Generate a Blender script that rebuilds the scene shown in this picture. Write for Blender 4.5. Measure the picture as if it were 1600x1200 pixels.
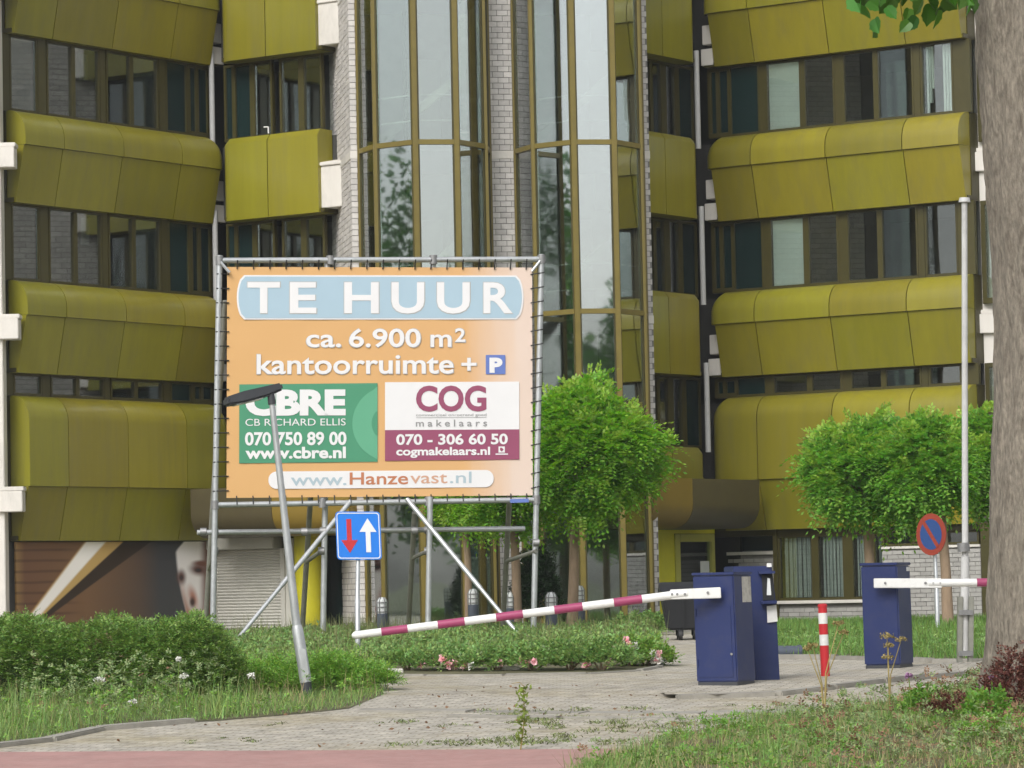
import bpy, bmesh, math, random
import numpy as np
from mathutils import Vector, Matrix

for o in list(bpy.data.objects):
    bpy.data.objects.remove(o, do_unlink=True)
SC = bpy.context.scene
COL = SC.collection
random.seed(7)
RNG = np.random.default_rng(11)
R = math.radians

# ------------------------------------------------------------------ camera, sky, sun, exposure
FPX, PITCH, ROLL, WA, EYE = 5583.65, 0.0565177, 0.0209270, 0.6144265, 1.5
VEIL_HAZE = 0.00032
cd = bpy.data.cameras.new('camera')
cam = bpy.data.objects.new('camera', cd)
COL.objects.link(cam)
cd.sensor_width = 36.0
cd.lens = FPX / 1600 * 36.0
cd.clip_start = 0.5
cd.clip_end = 5000
cam.matrix_world = Matrix.Translation((0, 0, EYE)) @ Matrix.Rotation(math.pi / 2 + PITCH, 4, 'X') @ Matrix.Rotation(-ROLL, 4, 'Z')
SC.camera = cam

SUN_EL, SUN_AZ = R(41), R(203)          # azimuth clockwise from +Y: behind the camera, to its left
world = bpy.data.worlds.new('World')
SC.world = world
world.use_nodes = True
wn, wl = world.node_tree.nodes, world.node_tree.links
wn.clear()
sky = wn.new('ShaderNodeTexSky')
sky.sky_type = 'NISHITA'
sky.sun_disc = False
sky.sun_elevation = SUN_EL
sky.sun_rotation = SUN_AZ
sky.air_density = 1.0
sky.dust_density = 4.0
sky.ozone_density = 1.0
hs = wn.new('ShaderNodeHueSaturation')
hs.inputs['Saturation'].default_value = 0.22
bg = wn.new('ShaderNodeBackground')
bg.inputs['Strength'].default_value = 0.132
wo = wn.new('ShaderNodeOutputWorld')
wl.new(sky.outputs[0], hs.inputs['Color'])
wl.new(hs.outputs[0], bg.inputs['Color'])
wl.new(bg.outputs[0], wo.inputs['Surface'])

sd = bpy.data.lights.new('sun', 'SUN')
sd.energy = 0.95
sd.angle = R(28)
sd.color = (1.0, 0.98, 0.95)
sun = bpy.data.objects.new('sun', sd)
COL.objects.link(sun)
sdir = Vector((math.sin(SUN_AZ) * math.cos(SUN_EL), math.cos(SUN_AZ) * math.cos(SUN_EL), math.sin(SUN_EL)))
sun.rotation_euler = sdir.to_track_quat('Z', 'Y').to_euler()
sun.location = (-20, -30, 60)

SC.view_settings.view_transform = 'Standard'
SC.view_settings.look = 'None'
SC.view_settings.gamma = 1.0
SC.view_settings.use_curve_mapping = False
SC.view_settings.exposure = 0.52


# ------------------------------------------------------------------ surveying: sight lines of the photograph
def ray(px, py):
    X0, Y0 = px - 800, py - 600
    c, s = math.cos(ROLL), math.sin(ROLL)
    X = c * X0 - s * Y0
    Y = s * X0 + c * Y0
    zc = -Y / FPX
    y = math.cos(PITCH) - zc * math.sin(PITCH)
    z = math.sin(PITCH) + zc * math.cos(PITCH)
    return np.array([X / FPX / y, 1.0, z / y])


def P(px, py, Y):
    d = ray(px, py)
    return np.array([d[0] * Y, Y, EYE + d[2] * Y])


def hit(px, py, O, n):
    d = ray(px, py)
    e = np.array([0, 0, EYE])
    t = ((O - e) @ n) / (d @ n)
    return e + d * t


GY = [-3000, 0, 22, 28, 37, 46, 56, 66, 80, 120, 3000]
GZ = [-0.1, -0.1, 0.02, 0.12, 0.41, 0.53, 0.64, 0.62, 0.48, 0.5, 0.5]


def g(y):
    return np.interp(y, GY, GZ)


def G(px, py):
    d = ray(px, py)
    lo, hi = 15.0, 90.0
    for _ in range(50):
        m = (lo + hi) / 2
        if EYE + d[2] * m > g(m):
            lo = m
        else:
            hi = m
    return np.array([d[0] * lo, lo, g(lo)])


# ------------------------------------------------------------------ materials
MATS = {}


def newmat(name):
    m = bpy.data.materials.new(name)
    m.use_nodes = True
    nt = m.node_tree
    b = nt.nodes['Principled BSDF']
    return m, nt, b


def mat(name, col, rough=0.5, metal=0.0, var=0.0, scale=3.0, rnd=0.0, bump=0.0, bscale=40.0, spec=0.5, island=0.0,
        stretch=(1, 1, 1), dirt=None, dirt_amt=0.0, dirt_scale=1.0, trans=0.0, hue=0.0):
    """procedural paint: object-space noise, per-object or per-leaf variation, dirt patches, fine relief"""
    m, nt, b = newmat(name)
    N, L = nt.nodes, nt.links
    b.inputs['Roughness'].default_value = rough
    b.inputs['Metallic'].default_value = metal
    b.inputs['Specular IOR Level'].default_value = spec
    rgb = N.new('ShaderNodeRGB')
    rgb.outputs[0].default_value = (*col, 1)
    cur = rgb.outputs[0]
    geo = N.new('ShaderNodeNewGeometry')
    mp = N.new('ShaderNodeMapping')
    mp.inputs['Scale'].default_value = stretch
    L.new(geo.outputs['Position'], mp.inputs['Vector'])
    if var > 0:
        tx = N.new('ShaderNodeTexNoise')
        tx.inputs['Scale'].default_value = scale
        tx.inputs['Detail'].default_value = 6
        tx.inputs['Roughness'].default_value = 0.65
        L.new(mp.outputs[0], tx.inputs['Vector'])
        mr = N.new('ShaderNodeMapRange')
        mr.inputs[1].default_value = 0.25
        mr.inputs[2].default_value = 0.75
        mr.inputs[3].default_value = 1 - var
        mr.inputs[4].default_value = 1 + var
        L.new(tx.outputs['Fac'], mr.inputs[0])
        h = N.new('ShaderNodeHueSaturation')
        L.new(mr.outputs[0], h.inputs['Value'])
        L.new(cur, h.inputs['Color'])
        cur = h.outputs[0]
    if rnd > 0 or island > 0:
        if island > 0:
            src = geo.outputs['Random Per Island']
            amt = island
        else:
            oi = N.new('ShaderNodeObjectInfo')
            src = oi.outputs['Random']
            amt = rnd
        mr = N.new('ShaderNodeMapRange')
        mr.inputs[3].default_value = 1 - amt
        mr.inputs[4].default_value = 1 + amt
        L.new(src, mr.inputs[0])
        h = N.new('ShaderNodeHueSaturation')
        L.new(mr.outputs[0], h.inputs['Value'])
        if hue > 0:
            mr2 = N.new('ShaderNodeMapRange')
            mr2.inputs[3].default_value = 0.5 - hue
            mr2.inputs[4].default_value = 0.5 + hue
            ml = N.new('ShaderNodeMath')
            ml.operation = 'MULTIPLY'
            ml.inputs[1].default_value = 7.31
            fr = N.new('ShaderNodeMath')
            fr.operation = 'FRACT'
            L.new(src, ml.inputs[0])
            L.new(ml.outputs[0], fr.inputs[0])
            L.new(fr.outputs[0], mr2.inputs[0])
            L.new(mr2.outputs[0], h.inputs['Hue'])
        L.new(cur, h.inputs['Color'])
        cur = h.outputs[0]
    if dirt is not None:
        tx = N.new('ShaderNodeTexNoise')
        tx.inputs['Scale'].default_value = dirt_scale
        tx.inputs['Detail'].default_value = 8
        tx.inputs['Roughness'].default_value = 0.7
        L.new(mp.outputs[0], tx.inputs['Vector'])
        mr = N.new('ShaderNodeMapRange')
        mr.inputs[1].default_value = 0.48
        mr.inputs[2].default_value = 0.72
        mr.inputs[3].default_value = 0
        mr.inputs[4].default_value = dirt_amt
        L.new(tx.outputs['Fac'], mr.inputs[0])
        mx = N.new('ShaderNodeMixRGB')
        mx.inputs[2].default_value = (*dirt, 1)
        L.new(mr.outputs[0], mx.inputs[0])
        L.new(cur, mx.inputs[1])
        cur = mx.outputs[0]
    L.new(cur, b.inputs['Base Color'])
    if bump > 0:
        tx = N.new('ShaderNodeTexNoise')
        tx.inputs['Scale'].default_value = bscale
        tx.inputs['Detail'].default_value = 5
        L.new(mp.outputs[0], tx.inputs['Vector'])
        bp = N.new('ShaderNodeBump')
        bp.inputs['Strength'].default_value = 1.0
        bp.inputs['Distance'].default_value = bump
        L.new(tx.outputs['Fac'], bp.inputs['Height'])
        L.new(bp.outputs[0], b.inputs['Normal'])
    if trans > 0:
        out = N['Material Output']
        tr = N.new('ShaderNodeBsdfTranslucent')
        h = N.new('ShaderNodeHueSaturation')
        h.inputs['Value'].default_value = 1.3
        h.inputs['Saturation'].default_value = 1.1
        L.new(cur, h.inputs['Color'])
        L.new(h.outputs[0], tr.inputs['Color'])
        ms = N.new('ShaderNodeMixShader')
        ms.inputs[0].default_value = trans
        L.new(b.outputs[0], ms.inputs[1])
        L.new(tr.outputs[0], ms.inputs[2])
        L.new(ms.outputs[0], out.inputs['Surface'])
    MATS[name] = m
    return m


def glassmat(name, tint, refl, rough=0.02):
    m, nt, b = newmat(name)
    N, L = nt.nodes, nt.links
    N.remove(b)
    out = N['Material Output']
    tr = N.new('ShaderNodeBsdfTransparent')
    tr.inputs['Color'].default_value = (*tint, 1)
    gl = N.new('ShaderNodeBsdfGlossy')
    gl.inputs['Roughness'].default_value = rough
    gl.inputs['Color'].default_value = (0.95, 0.98, 1.0, 1)
    geo = N.new('ShaderNodeNewGeometry')
    tx = N.new('ShaderNodeTexNoise')
    tx.inputs['Scale'].default_value = 0.9
    tx.inputs['Detail'].default_value = 1
    L.new(geo.outputs['Position'], tx.inputs['Vector'])
    bp = N.new('ShaderNodeBump')
    bp.inputs['Distance'].default_value = 0.0022
    L.new(tx.outputs['Fac'], bp.inputs['Height'])
    L.new(bp.outputs[0], gl.inputs['Normal'])
    lw = N.new('ShaderNodeLayerWeight')
    lw.inputs['Blend'].default_value = 0.35
    mr = N.new('ShaderNodeMapRange')
    oi = N.new('ShaderNodeObjectInfo')
    rv = N.new('ShaderNodeMath')
    rv.operation = 'MULTIPLY_ADD'
    rv.inputs[1].default_value = refl * 1.1
    rv.inputs[2].default_value = refl * 0.45
    L.new(oi.outputs['Random'], rv.inputs[0])
    L.new(rv.outputs[0], mr.inputs[3])
    mr.inputs[4].default_value = 0.95
    L.new(lw.outputs['Fresnel'], mr.inputs[0])
    mx = N.new('ShaderNodeMixShader')
    L.new(mr.outputs[0], mx.inputs[0])
    L.new(tr.outputs[0], mx.inputs[1])
    L.new(gl.outputs[0], mx.inputs[2])
    L.new(mx.outputs[0], out.inputs['Surface'])
    MATS[name] = m
    return m


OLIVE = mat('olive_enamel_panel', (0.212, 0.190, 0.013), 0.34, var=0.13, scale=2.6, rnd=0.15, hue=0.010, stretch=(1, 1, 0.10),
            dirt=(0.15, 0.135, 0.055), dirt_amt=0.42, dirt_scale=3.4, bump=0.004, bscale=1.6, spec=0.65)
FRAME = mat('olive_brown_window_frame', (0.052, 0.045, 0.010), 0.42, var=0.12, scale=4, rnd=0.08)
FRAME2 = mat('ochre_tower_mullion', (0.165, 0.128, 0.026), 0.42, var=0.12, scale=4, rnd=0.08)
CANOPY = mat('brown_canopy_metal', (0.075, 0.062, 0.030), 0.42, var=0.15, scale=1.5, rnd=0.1)
OCHRE = mat('ochre_canopy_metal', (0.20, 0.135, 0.020), 0.45, var=0.15, scale=1.5)
YELLOW = mat('bright_yellow_paint', (0.78, 0.72, 0.03), 0.5, var=0.06, scale=3)
DOORF = mat('pale_yellow_door_frame', (0.58, 0.56, 0.12), 0.5, var=0.08)
WCONC = mat('white_concrete', (0.66, 0.63, 0.58), 0.8, var=0.08, scale=2.5, dirt=(0.30, 0.29, 0.26), dirt_amt=0.4, dirt_scale=1.5, bump=0.003, stretch=(1, 1, 0.4))
BRICK = mat('pale_grey_brick', (0.56, 0.535, 0.51), 0.85, var=0.10, scale=9, rnd=0.12, bump=0.004, bscale=60)
BRICKI = mat('pale_grey_brickwork', (0.55, 0.525, 0.50), 0.85, var=0.10, scale=9, island=0.12, bump=0.004, bscale=60)
BRICKG = mat('grey_ground_floor_brickwork', (0.36, 0.35, 0.33), 0.85, var=0.12, scale=9, island=0.12, bump=0.004, bscale=60)
MORTAR = mat('grey_mortar', (0.20, 0.19, 0.18), 0.9, var=0.12, scale=12)
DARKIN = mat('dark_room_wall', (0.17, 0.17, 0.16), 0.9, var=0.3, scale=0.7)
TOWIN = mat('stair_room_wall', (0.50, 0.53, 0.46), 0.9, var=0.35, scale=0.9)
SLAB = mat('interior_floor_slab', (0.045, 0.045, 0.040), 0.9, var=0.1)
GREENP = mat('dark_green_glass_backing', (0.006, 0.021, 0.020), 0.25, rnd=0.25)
CORNERM = mat('dark_corner_glazing', (0.010, 0.012, 0.008), 0.3)
BLIND = mat('pale_window_blind', (0.80, 0.82, 0.80), 0.8, var=0.08, scale=1.5)
CURT = mat('grey_white_curtain', (0.66, 0.67, 0.66), 0.9, var=0.15, scale=3)
GLASS = glassmat('tinted_window_glass', (0.86, 0.91, 0.88), 0.085)
TGLASS = glassmat('stair_tower_glass', (0.86, 0.94, 0.88), 0.30)
PIPE = mat('grey_white_pipe', (0.45, 0.45, 0.45), 0.6, var=0.1)
SHUT = mat('cream_shutter_slat', (0.50, 0.49, 0.44), 0.55, var=0.06, rnd=0.05)
GALV = mat('galvanised_steel_tube', (0.50, 0.52, 0.53), 0.38, metal=0.55, var=0.18, scale=7, bump=0.0008, bscale=60)
GALVD = mat('weathered_steel_tube', (0.30, 0.30, 0.26), 0.5, metal=0.5, var=0.18, scale=7)
CLAMP = mat('dull_steel_clamp', (0.28, 0.28, 0.28), 0.5, metal=0.6, var=0.2, scale=20)
BLACK = mat('black_rubber', (0.015, 0.015, 0.015), 0.6)
WHITE = mat('white_paint', (0.78, 0.78, 0.76), 0.45, var=0.05, scale=6, dirt=(0.35, 0.34, 0.30), dirt_amt=0.35, dirt_scale=6)
MAGENTA = mat('faded_magenta_band', (0.33, 0.05, 0.13), 0.5, var=0.12, scale=8)
NAVY = mat('navy_blue_paint', (0.012, 0.024, 0.105), 0.42, var=0.10, scale=2.5, dirt=(0.06, 0.06, 0.08), dirt_amt=0.3, dirt_scale=5, bump=0.0006, bscale=30)
RED = mat('red_reflective_paint', (0.52, 0.022, 0.03), 0.45, var=0.08, scale=8)
SIGNRED = mat('faded_sign_red', (0.30, 0.045, 0.025), 0.5, var=0.08)
SIGNBLUE = mat('sign_blue', (0.010, 0.19, 0.72), 0.4, var=0.03)
SIGNBLUE2 = mat('dull_sign_blue', (0.025, 0.07, 0.23), 0.5, var=0.06)
SIGNWHITE = mat('sign_white', (0.75, 0.76, 0.78), 0.45, var=0.03)
BINM = mat('anthracite_bin_plastic', (0.010, 0.011, 0.014), 0.6, var=0.1)
DGREY = mat('dark_grey_lamp_metal', (0.045, 0.048, 0.055), 0.45, var=0.15)
POLEW = mat('pale_grey_pole_paint', (0.55, 0.55, 0.54), 0.5, var=0.08, scale=5, dirt=(0.28, 0.27, 0.25), dirt_amt=0.4, dirt_scale=4)
BOLL = mat('slate_blue_bollard', (0.085, 0.10, 0.13), 0.5, var=0.1)
LENS = mat('white_lamp_lens', (0.72, 0.74, 0.74), 0.25, var=0.03)
KERB = mat('grey_concrete_kerb', (0.30, 0.285, 0.25), 0.9, var=0.18, scale=7, rnd=0.12, bump=0.005, bscale=50, dirt=(0.16, 0.15, 0.11), dirt_amt=0.35, dirt_scale=3)
PAPER = mat('weathered_notice_paper', (0.55, 0.53, 0.48), 0.8, var=0.1, scale=30, dirt=(0.16, 0.13, 0.10), dirt_amt=0.8, dirt_scale=9)
BARK = mat('grey_brown_bark', (0.215, 0.188, 0.150), 0.95, var=0.5, scale=34, stretch=(1, 1, 0.32), bump=0.022, bscale=36,
           dirt=(0.070, 0.055, 0.042), dirt_amt=0.8, dirt_scale=13)
BARK2 = mat('tan_young_bark', (0.30, 0.215, 0.145), 0.95, var=0.2, scale=12, stretch=(1, 1, 0.3), bump=0.006)
LEAFM = mat('bright_robinia_leaf', (0.235, 0.460, 0.048), 0.5, island=0.34, hue=0.022, trans=0.5)
LEAFM2 = mat('soft_green_robinia_leaf', (0.200, 0.410, 0.058), 0.5, island=0.34, hue=0.022, trans=0.5)
PALEM = mat('pale_yellow_green_leaf', (0.33, 0.50, 0.075), 0.5, island=0.25, hue=0.02, trans=0.42)
LEAFB = mat('broad_lime_leaf', (0.060, 0.17, 0.020), 0.4, rnd=0.45, hue=0.02, trans=0.35)
CROWNM = mat('street_tree_leaf', (0.065, 0.16, 0.025), 0.45, island=0.4, hue=0.02, trans=0.3)
YEWM = mat('yew_needle', (0.170, 0.285, 0.060), 0.5, island=0.55, hue=0.03, trans=0.3)
SHRUBM = mat('low_conifer_needle', (0.195, 0.370, 0.055), 0.5, island=0.4, hue=0.025, trans=0.25)
GRASSM = mat('rough_grass_blade', (0.22, 0.345, 0.095), 0.6, island=0.42, hue=0.035, trans=0.3)
DRYM = mat('dry_grass_stalk', (0.36, 0.30, 0.15), 0.7, island=0.3, trans=0.2)
ROSEM = mat('rose_bed_leaf', (0.190, 0.315, 0.085), 0.5, island=0.45, hue=0.03, trans=0.25)
ROSEL = mat('light_rose_leaf', (0.16, 0.28, 0.045), 0.5, island=0.4, hue=0.03, trans=0.25)
PINK = mat('pale_pink_petal', (0.90, 0.56, 0.60), 0.6, island=0.3, trans=0.2)
WPETAL = mat('white_flower_head', (0.72, 0.72, 0.66), 0.7, island=0.15)
PURPLE = mat('mauve_flower_head', (0.35, 0.18, 0.33), 0.7, island=0.3)
REDLEAF = mat('dark_red_barberry_leaf', (0.130, 0.045, 0.032), 0.6, island=0.5, hue=0.02, trans=0.2)
WEEDM = mat('bright_weed_leaf', (0.15, 0.30, 0.045), 0.5, island=0.35, hue=0.025, trans=0.3)
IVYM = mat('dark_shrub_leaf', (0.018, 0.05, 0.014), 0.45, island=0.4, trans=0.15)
RUSTY = mat('brown_dead_yew_twig', (0.16, 0.105, 0.06), 0.8, island=0.4)
SOIL = mat('dry_soil', (0.15, 0.12, 0.085), 0.95, var=0.3, scale=8, bump=0.02, bscale=20)
UMBELM = mat('dry_umbel_stalk', (0.30, 0.235, 0.085), 0.7, island=0.25)


def ground_mats():
    # clinker / concrete paving: brick joints, worn pale tone, moss and dirt
    m, nt, b = newmat('grey_block_paving')
    N, L = nt.nodes, nt.links
    geo = N.new('ShaderNodeNewGeometry')
    mp = N.new('ShaderNodeMapping')
    mp.inputs['Rotation'].default_value = (0, 0, R(12))
    L.new(geo.outputs['Position'], mp.inputs['Vector'])
    br = N.new('ShaderNodeTexBrick')
    br.inputs['Scale'].default_value = 1.0
    br.inputs['Brick Width'].default_value = 0.21
    br.inputs['Row Height'].default_value = 0.105
    br.inputs['Mortar Size'].default_value = 0.006
    br.inputs['Color1'].default_value = (0.50, 0.463, 0.395, 1)
    br.inputs['Color2'].default_value = (0.40, 0.370, 0.318, 1)
    br.inputs['Mortar'].default_value = (0.17, 0.155, 0.10, 1)
    L.new(mp.outputs[0], br.inputs['Vector'])
    tx = N.new('ShaderNodeTexNoise')
    tx.inputs['Scale'].default_value = 0.55
    tx.inputs['Detail'].default_value = 9
    tx.inputs['Roughness'].default_value = 0.72
    L.new(geo.outputs['Position'], tx.inputs['Vector'])
    mr = N.new('ShaderNodeMapRange')
    mr.inputs[1].default_value = 0.46
    mr.inputs[2].default_value = 0.66
    mr.inputs[4].default_value = 0.75
    L.new(tx.outputs['Fac'], mr.inputs[0])
    mx = N.new('ShaderNodeMixRGB')
    mx.inputs[2].default_value = (0.345, 0.295, 0.180, 1)
    L.new(mr.outputs[0], mx.inputs[0])
    L.new(br.outputs['Color'], mx.inputs[1])
    tx2 = N.new('ShaderNodeTexNoise')
    tx2.inputs['Scale'].default_value = 5.5
    tx2.inputs['Detail'].default_value = 8
    tx2.inputs['Roughness'].default_value = 0.75
    L.new(geo.outputs['Position'], tx2.inputs['Vector'])
    mr2 = N.new('ShaderNodeMapRange')
    mr2.inputs[1].default_value = 0.25
    mr2.inputs[2].default_value = 0.75
    mr2.inputs[3].default_value = 0.42
    mr2.inputs[4].default_value = 1.48
    L.new(tx2.outputs['Fac'], mr2.inputs[0])
    h = N.new('ShaderNodeHueSaturation')
    L.new(mr2.outputs[0], h.inputs['Value'])
    L.new(mx.outputs[0], h.inputs['Color'])
    L.new(h.outputs[0], b.inputs['Base Color'])
    b.inputs['Roughness'].default_value = 0.9
    bp = N.new('ShaderNodeBump')
    bp.inputs['Distance'].default_value = 0.01
    L.new(br.outputs['Fac'], bp.inputs['Height'])
    bp.invert = True
    L.new(bp.outputs[0], b.inputs['Normal'])
    MATS['paving'] = m


ground_mats()
REDPATH = mat('red_asphalt', (0.40, 0.225, 0.205), 0.9, var=0.16, scale=3, bump=0.004, bscale=150, dirt=(0.42, 0.30, 0.27), dirt_amt=0.7, dirt_scale=16)
TERR = mat('rough_grassland_soil', (0.075, 0.085, 0.035), 0.95, var=0.4, scale=0.7, dirt=(0.13, 0.11, 0.07), dirt_amt=0.7, dirt_scale=2.5, bump=0.03, bscale=9)
VERGE = mat('weedy_soil', (0.11, 0.105, 0.05), 0.95, var=0.4, scale=3, dirt=(0.19, 0.155, 0.10), dirt_amt=0.7, dirt_scale=4, bump=0.02, bscale=20)


# ------------------------------------------------------------------ mesh helpers
class MB:
    def __init__(s):
        s.v, s.f = [], []

    def poly(s, pts):
        n = len(s.v)
        s.v += [tuple(map(float, p)) for p in pts]
        s.f.append(tuple(range(n, n + len(pts))))
        return s

    def raw(s, vs, fs):
        n = len(s.v)
        s.v += [tuple(map(float, p)) for p in vs]
        s.f += [tuple(i + n for i in f) for f in fs]
        return s

    def box8(s, p):
        return s.raw(p, [(0, 3, 2, 1), (4, 5, 6, 7), (0, 1, 5, 4), (1, 2, 6, 5), (2, 3, 7, 6), (3, 0, 4, 7)])

    def box(s, F, u0, u1, v0, v1, z0, z1):
        return s.box8([F(u0, v0, z0), F(u1, v0, z0), F(u1, v1, z0), F(u0, v1, z0),
                       F(u0, v0, z1), F(u1, v0, z1), F(u1, v1, z1), F(u0, v1, z1)])

    def prism(s, F, prof, u0, u1):
        n = len(prof)
        vs = [F(u0, a, b) for a, b in prof] + [F(u1, a, b) for a, b in prof]
        fs = [tuple(range(n))[::-1], tuple(range(n, 2 * n))] + [(i, (i + 1) % n, n + (i + 1) % n, n + i) for i in range(n)]
        return s.raw(vs, fs)

    def slab(s, pts, n, t):
        """flat outline pts given thickness t along n"""
        n = np.array(n, float) * t
        k = len(pts)
        pts = [np.array(p, float) for p in pts]
        vs = [p for p in pts] + [p + n for p in pts]
        fs = [tuple(range(k))[::-1], tuple(range(k, 2 * k))] + [(i, (i + 1) % k, k + (i + 1) % k, k + i) for i in range(k)]
        return s.raw(vs, fs)

    def path(s, pts, rad, n=10, caps=True):
        pts = [np.array(p, float) for p in pts]
        if np.isscalar(rad):
            rad = [rad] * len(pts)
        rings = []
        ref = None
        for i, p in enumerate(pts):
            d = pts[min(i + 1, len(pts) - 1)] - pts[max(i - 1, 0)]
            d = d / (np.linalg.norm(d) + 1e-12)
            if ref is None:
                ref = np.array([0, 0, 1.0]) if abs(d[2]) < 0.9 else np.array([1.0, 0, 0])
            x = np.cross(ref, d)
            x /= np.linalg.norm(x)
            y = np.cross(d, x)
            ref = y if abs(d @ y) < 0.9 else ref
            rings.append([p + rad[i] * (math.cos(t) * x + math.sin(t) * y) for t in [2 * math.pi * k / n for k in range(n)]])
        vs = [q for r_ in rings for q in r_]
        fs = []
        for i in range(len(pts) - 1):
            for k in range(n):
                fs.append((i * n + k, i * n + (k + 1) % n, (i + 1) * n + (k + 1) % n, (i + 1) * n + k))
        if caps:
            fs.append(tuple(range(n))[::-1])
            fs.append(tuple(range((len(pts) - 1) * n, len(pts) * n)))
        return s.raw(vs, fs)

    def tube(s, p, q, r, r1=None, n=10):
        return s.path([p, q], [r, r if r1 is None else r1], n)

    def lathe(s, c, prof, n=16):
        c = np.array(c, float)
        pts = [c + np.array([0, 0, z]) for _, z in prof]
        vs = []
        for (r_, z) in prof:
            for k in range(n):
                t = 2 * math.pi * k / n
                vs.append(c + np.array([r_ * math.cos(t), r_ * math.sin(t), z]))
        fs = []
        for i in range(len(prof) - 1):
            for k in range(n):
                fs.append((i * n + k, i * n + (k + 1) % n, (i + 1) * n + (k + 1) % n, (i + 1) * n + k))
        fs.append(tuple(range(n))[::-1])
        fs.append(tuple(range((len(prof) - 1) * n, len(prof) * n)))
        return s.raw(vs, fs)

    def mesh(s, name, m, bevel=0.0, smooth=True, recalc=True):
        me = bpy.data.meshes.new(name)
        me.from_pydata(s.v, [], s.f)
        if recalc or bevel:
            bm = bmesh.new()
            bm.from_mesh(me)
            if recalc:
                bmesh.ops.recalc_face_normals(bm, faces=bm.faces)
            if bevel:
                es = [e for e in bm.edges if len(e.link_faces) == 2 and e.calc_face_angle(0) > R(30)]
                bmesh.ops.bevel(bm, geom=es, offset=bevel, segments=2, affect='EDGES', clamp_overlap=True)
            bm.to_mesh(me)
            bm.free()
        if smooth:
            me.polygons.foreach_set('use_smooth', [True] * len(me.polygons))
            me.set_sharp_from_angle(angle=R(38))
        me.materials.append(m)
        return me


WORLD = {}


def link(name, me, parent=None, local=False, label=None, cat=None, group=None, kind=None, loc=None):
    o = bpy.data.objects.new(name, me)
    COL.objects.link(o)
    if loc is not None:
        o.location = loc
    if parent is not None:
        o.parent = parent
        if not local and parent in WORLD:
            o.matrix_parent_inverse = Matrix.Translation(-Vector(WORLD[parent]))
    tag(o, label, cat, group, kind)
    return o


def tag(o, label=None, cat=None, group=None, kind=None):
    if label:
        o['label'] = label
    if cat:
        o['category'] = cat
    if group:
        o['group'] = group
    if kind:
        o['kind'] = kind
    return o


def obj(name, mb, m, parent=None, bevel=0.0, smooth=True, recalc=True, **k):
    return link(name, mb.mesh(name, m, bevel, smooth, recalc), parent, **k)


def thing(name, label, cat, loc=(0, 0, 0), group=None, rz=0.0):
    o = bpy.data.objects.new(name, None)
    o.empty_display_size = 0.2
    COL.objects.link(o)
    o.location = [float(c) for c in loc]
    o.rotation_euler = (0, 0, rz)
    WORLD[o] = tuple(float(c) for c in loc)
    return tag(o, label, cat, group)


def copy_tree(o, parent=None):
    c = o.copy()
    COL.objects.link(c)
    if parent is not None:
        c.parent = parent
    for ch in list(o.children):
        copy_tree(ch, c)
    return c


def quads(name, V, m, smooth=False):
    """V: (N,4,3) array of loose quads -> one mesh"""
    N = len(V)
    me = bpy.data.meshes.new(name)
    me.vertices.add(N * 4)
    me.vertices.foreach_set('co', np.ascontiguousarray(V, dtype=np.float32).ravel())
    me.loops.add(N * 4)
    me.loops.foreach_set('vertex_index', np.arange(N * 4, dtype=np.int32))
    me.polygons.add(N)
    me.polygons.foreach_set('loop_start', np.arange(0, N * 4, 4, dtype=np.int32))
    me.update(calc_edges=True)
    me.materials.append(m)
    return me


def unit(a):
    return a / (np.linalg.norm(a, axis=-1, keepdims=True) + 1e-9)


def rdirs(n):
    return unit(RNG.normal(size=(n, 3)))


def leaf_quads(c, d, L, w):
    """diamond leaves: centre c, direction d, length L, half width w"""
    n = len(c)
    s = unit(np.cross(d, rdirs(n)))
    L = np.broadcast_to(np.asarray(L, float), (n,))[:, None]
    w = np.broadcast_to(np.asarray(w, float), (n,))[:, None]
    return np.stack([c - d * L / 2, c + s * w - d * L * 0.08, c + d * L / 2, c - s * w - d * L * 0.08], 1)


def pinnate(o, d, length, pairs, ll, lw, droop=0.25):
    """compound leaves: stalk from o along d, `pairs` leaflet pairs"""
    n = len(o)
    side = unit(np.cross(d, rdirs(n) * 0.5 + np.array([0, 0, 1.0])))
    nor = unit(np.cross(side, d))
    length = np.broadcast_to(np.asarray(length, float), (n,))[:, None]
    out = []
    for j in range(pairs + 1):
        t = (j + 1) / (pairs + 1)
        base = o + d * length * t - np.array([0, 0, 1.0]) * droop * length * t * t
        if j == pairs:
            dd = [unit(d - np.array([0, 0, droop]))]
        else:
            dd = [unit(side + 0.45 * d + 0.15 * RNG.normal(size=(n, 3))), unit(-side + 0.45 * d + 0.15 * RNG.normal(size=(n, 3)))]
        for q in dd:
            sp = unit(np.cross(nor + 0.35 * RNG.normal(size=(n, 3)), q))
            L, w = ll, lw
            out.append(np.stack([base, base + q * L * 0.5 + sp * w, base + q * L, base + q * L * 0.5 - sp * w], 1))
    return np.concatenate(out)


def snoise(x, y, s=1.0, seed=0.0):
    x, y = x * s + seed, y * s - seed * 0.7
    return (np.sin(1.7 * x + 1.3 * np.sin(1.1 * y)) + np.sin(2.3 * y + 1.7 * np.sin(0.9 * x)) + 0.6 * np.sin(4.1 * x + 2.2 * y) + 0.5 * np.sin(5.3 * y - 3.1 * x)) / 3.1


def in_poly(x, y, poly):
    ins = np.zeros(len(x), bool)
    n = len(poly)
    for i in range(n):
        x0, y0 = poly[i][:2]
        x1, y1 = poly[(i + 1) % n][:2]
        c = ((y0 > y) != (y1 > y)) & (x < (x1 - x0) * (y - y0) / (y1 - y0 + 1e-12) + x0)
        ins ^= c
    return ins


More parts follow.
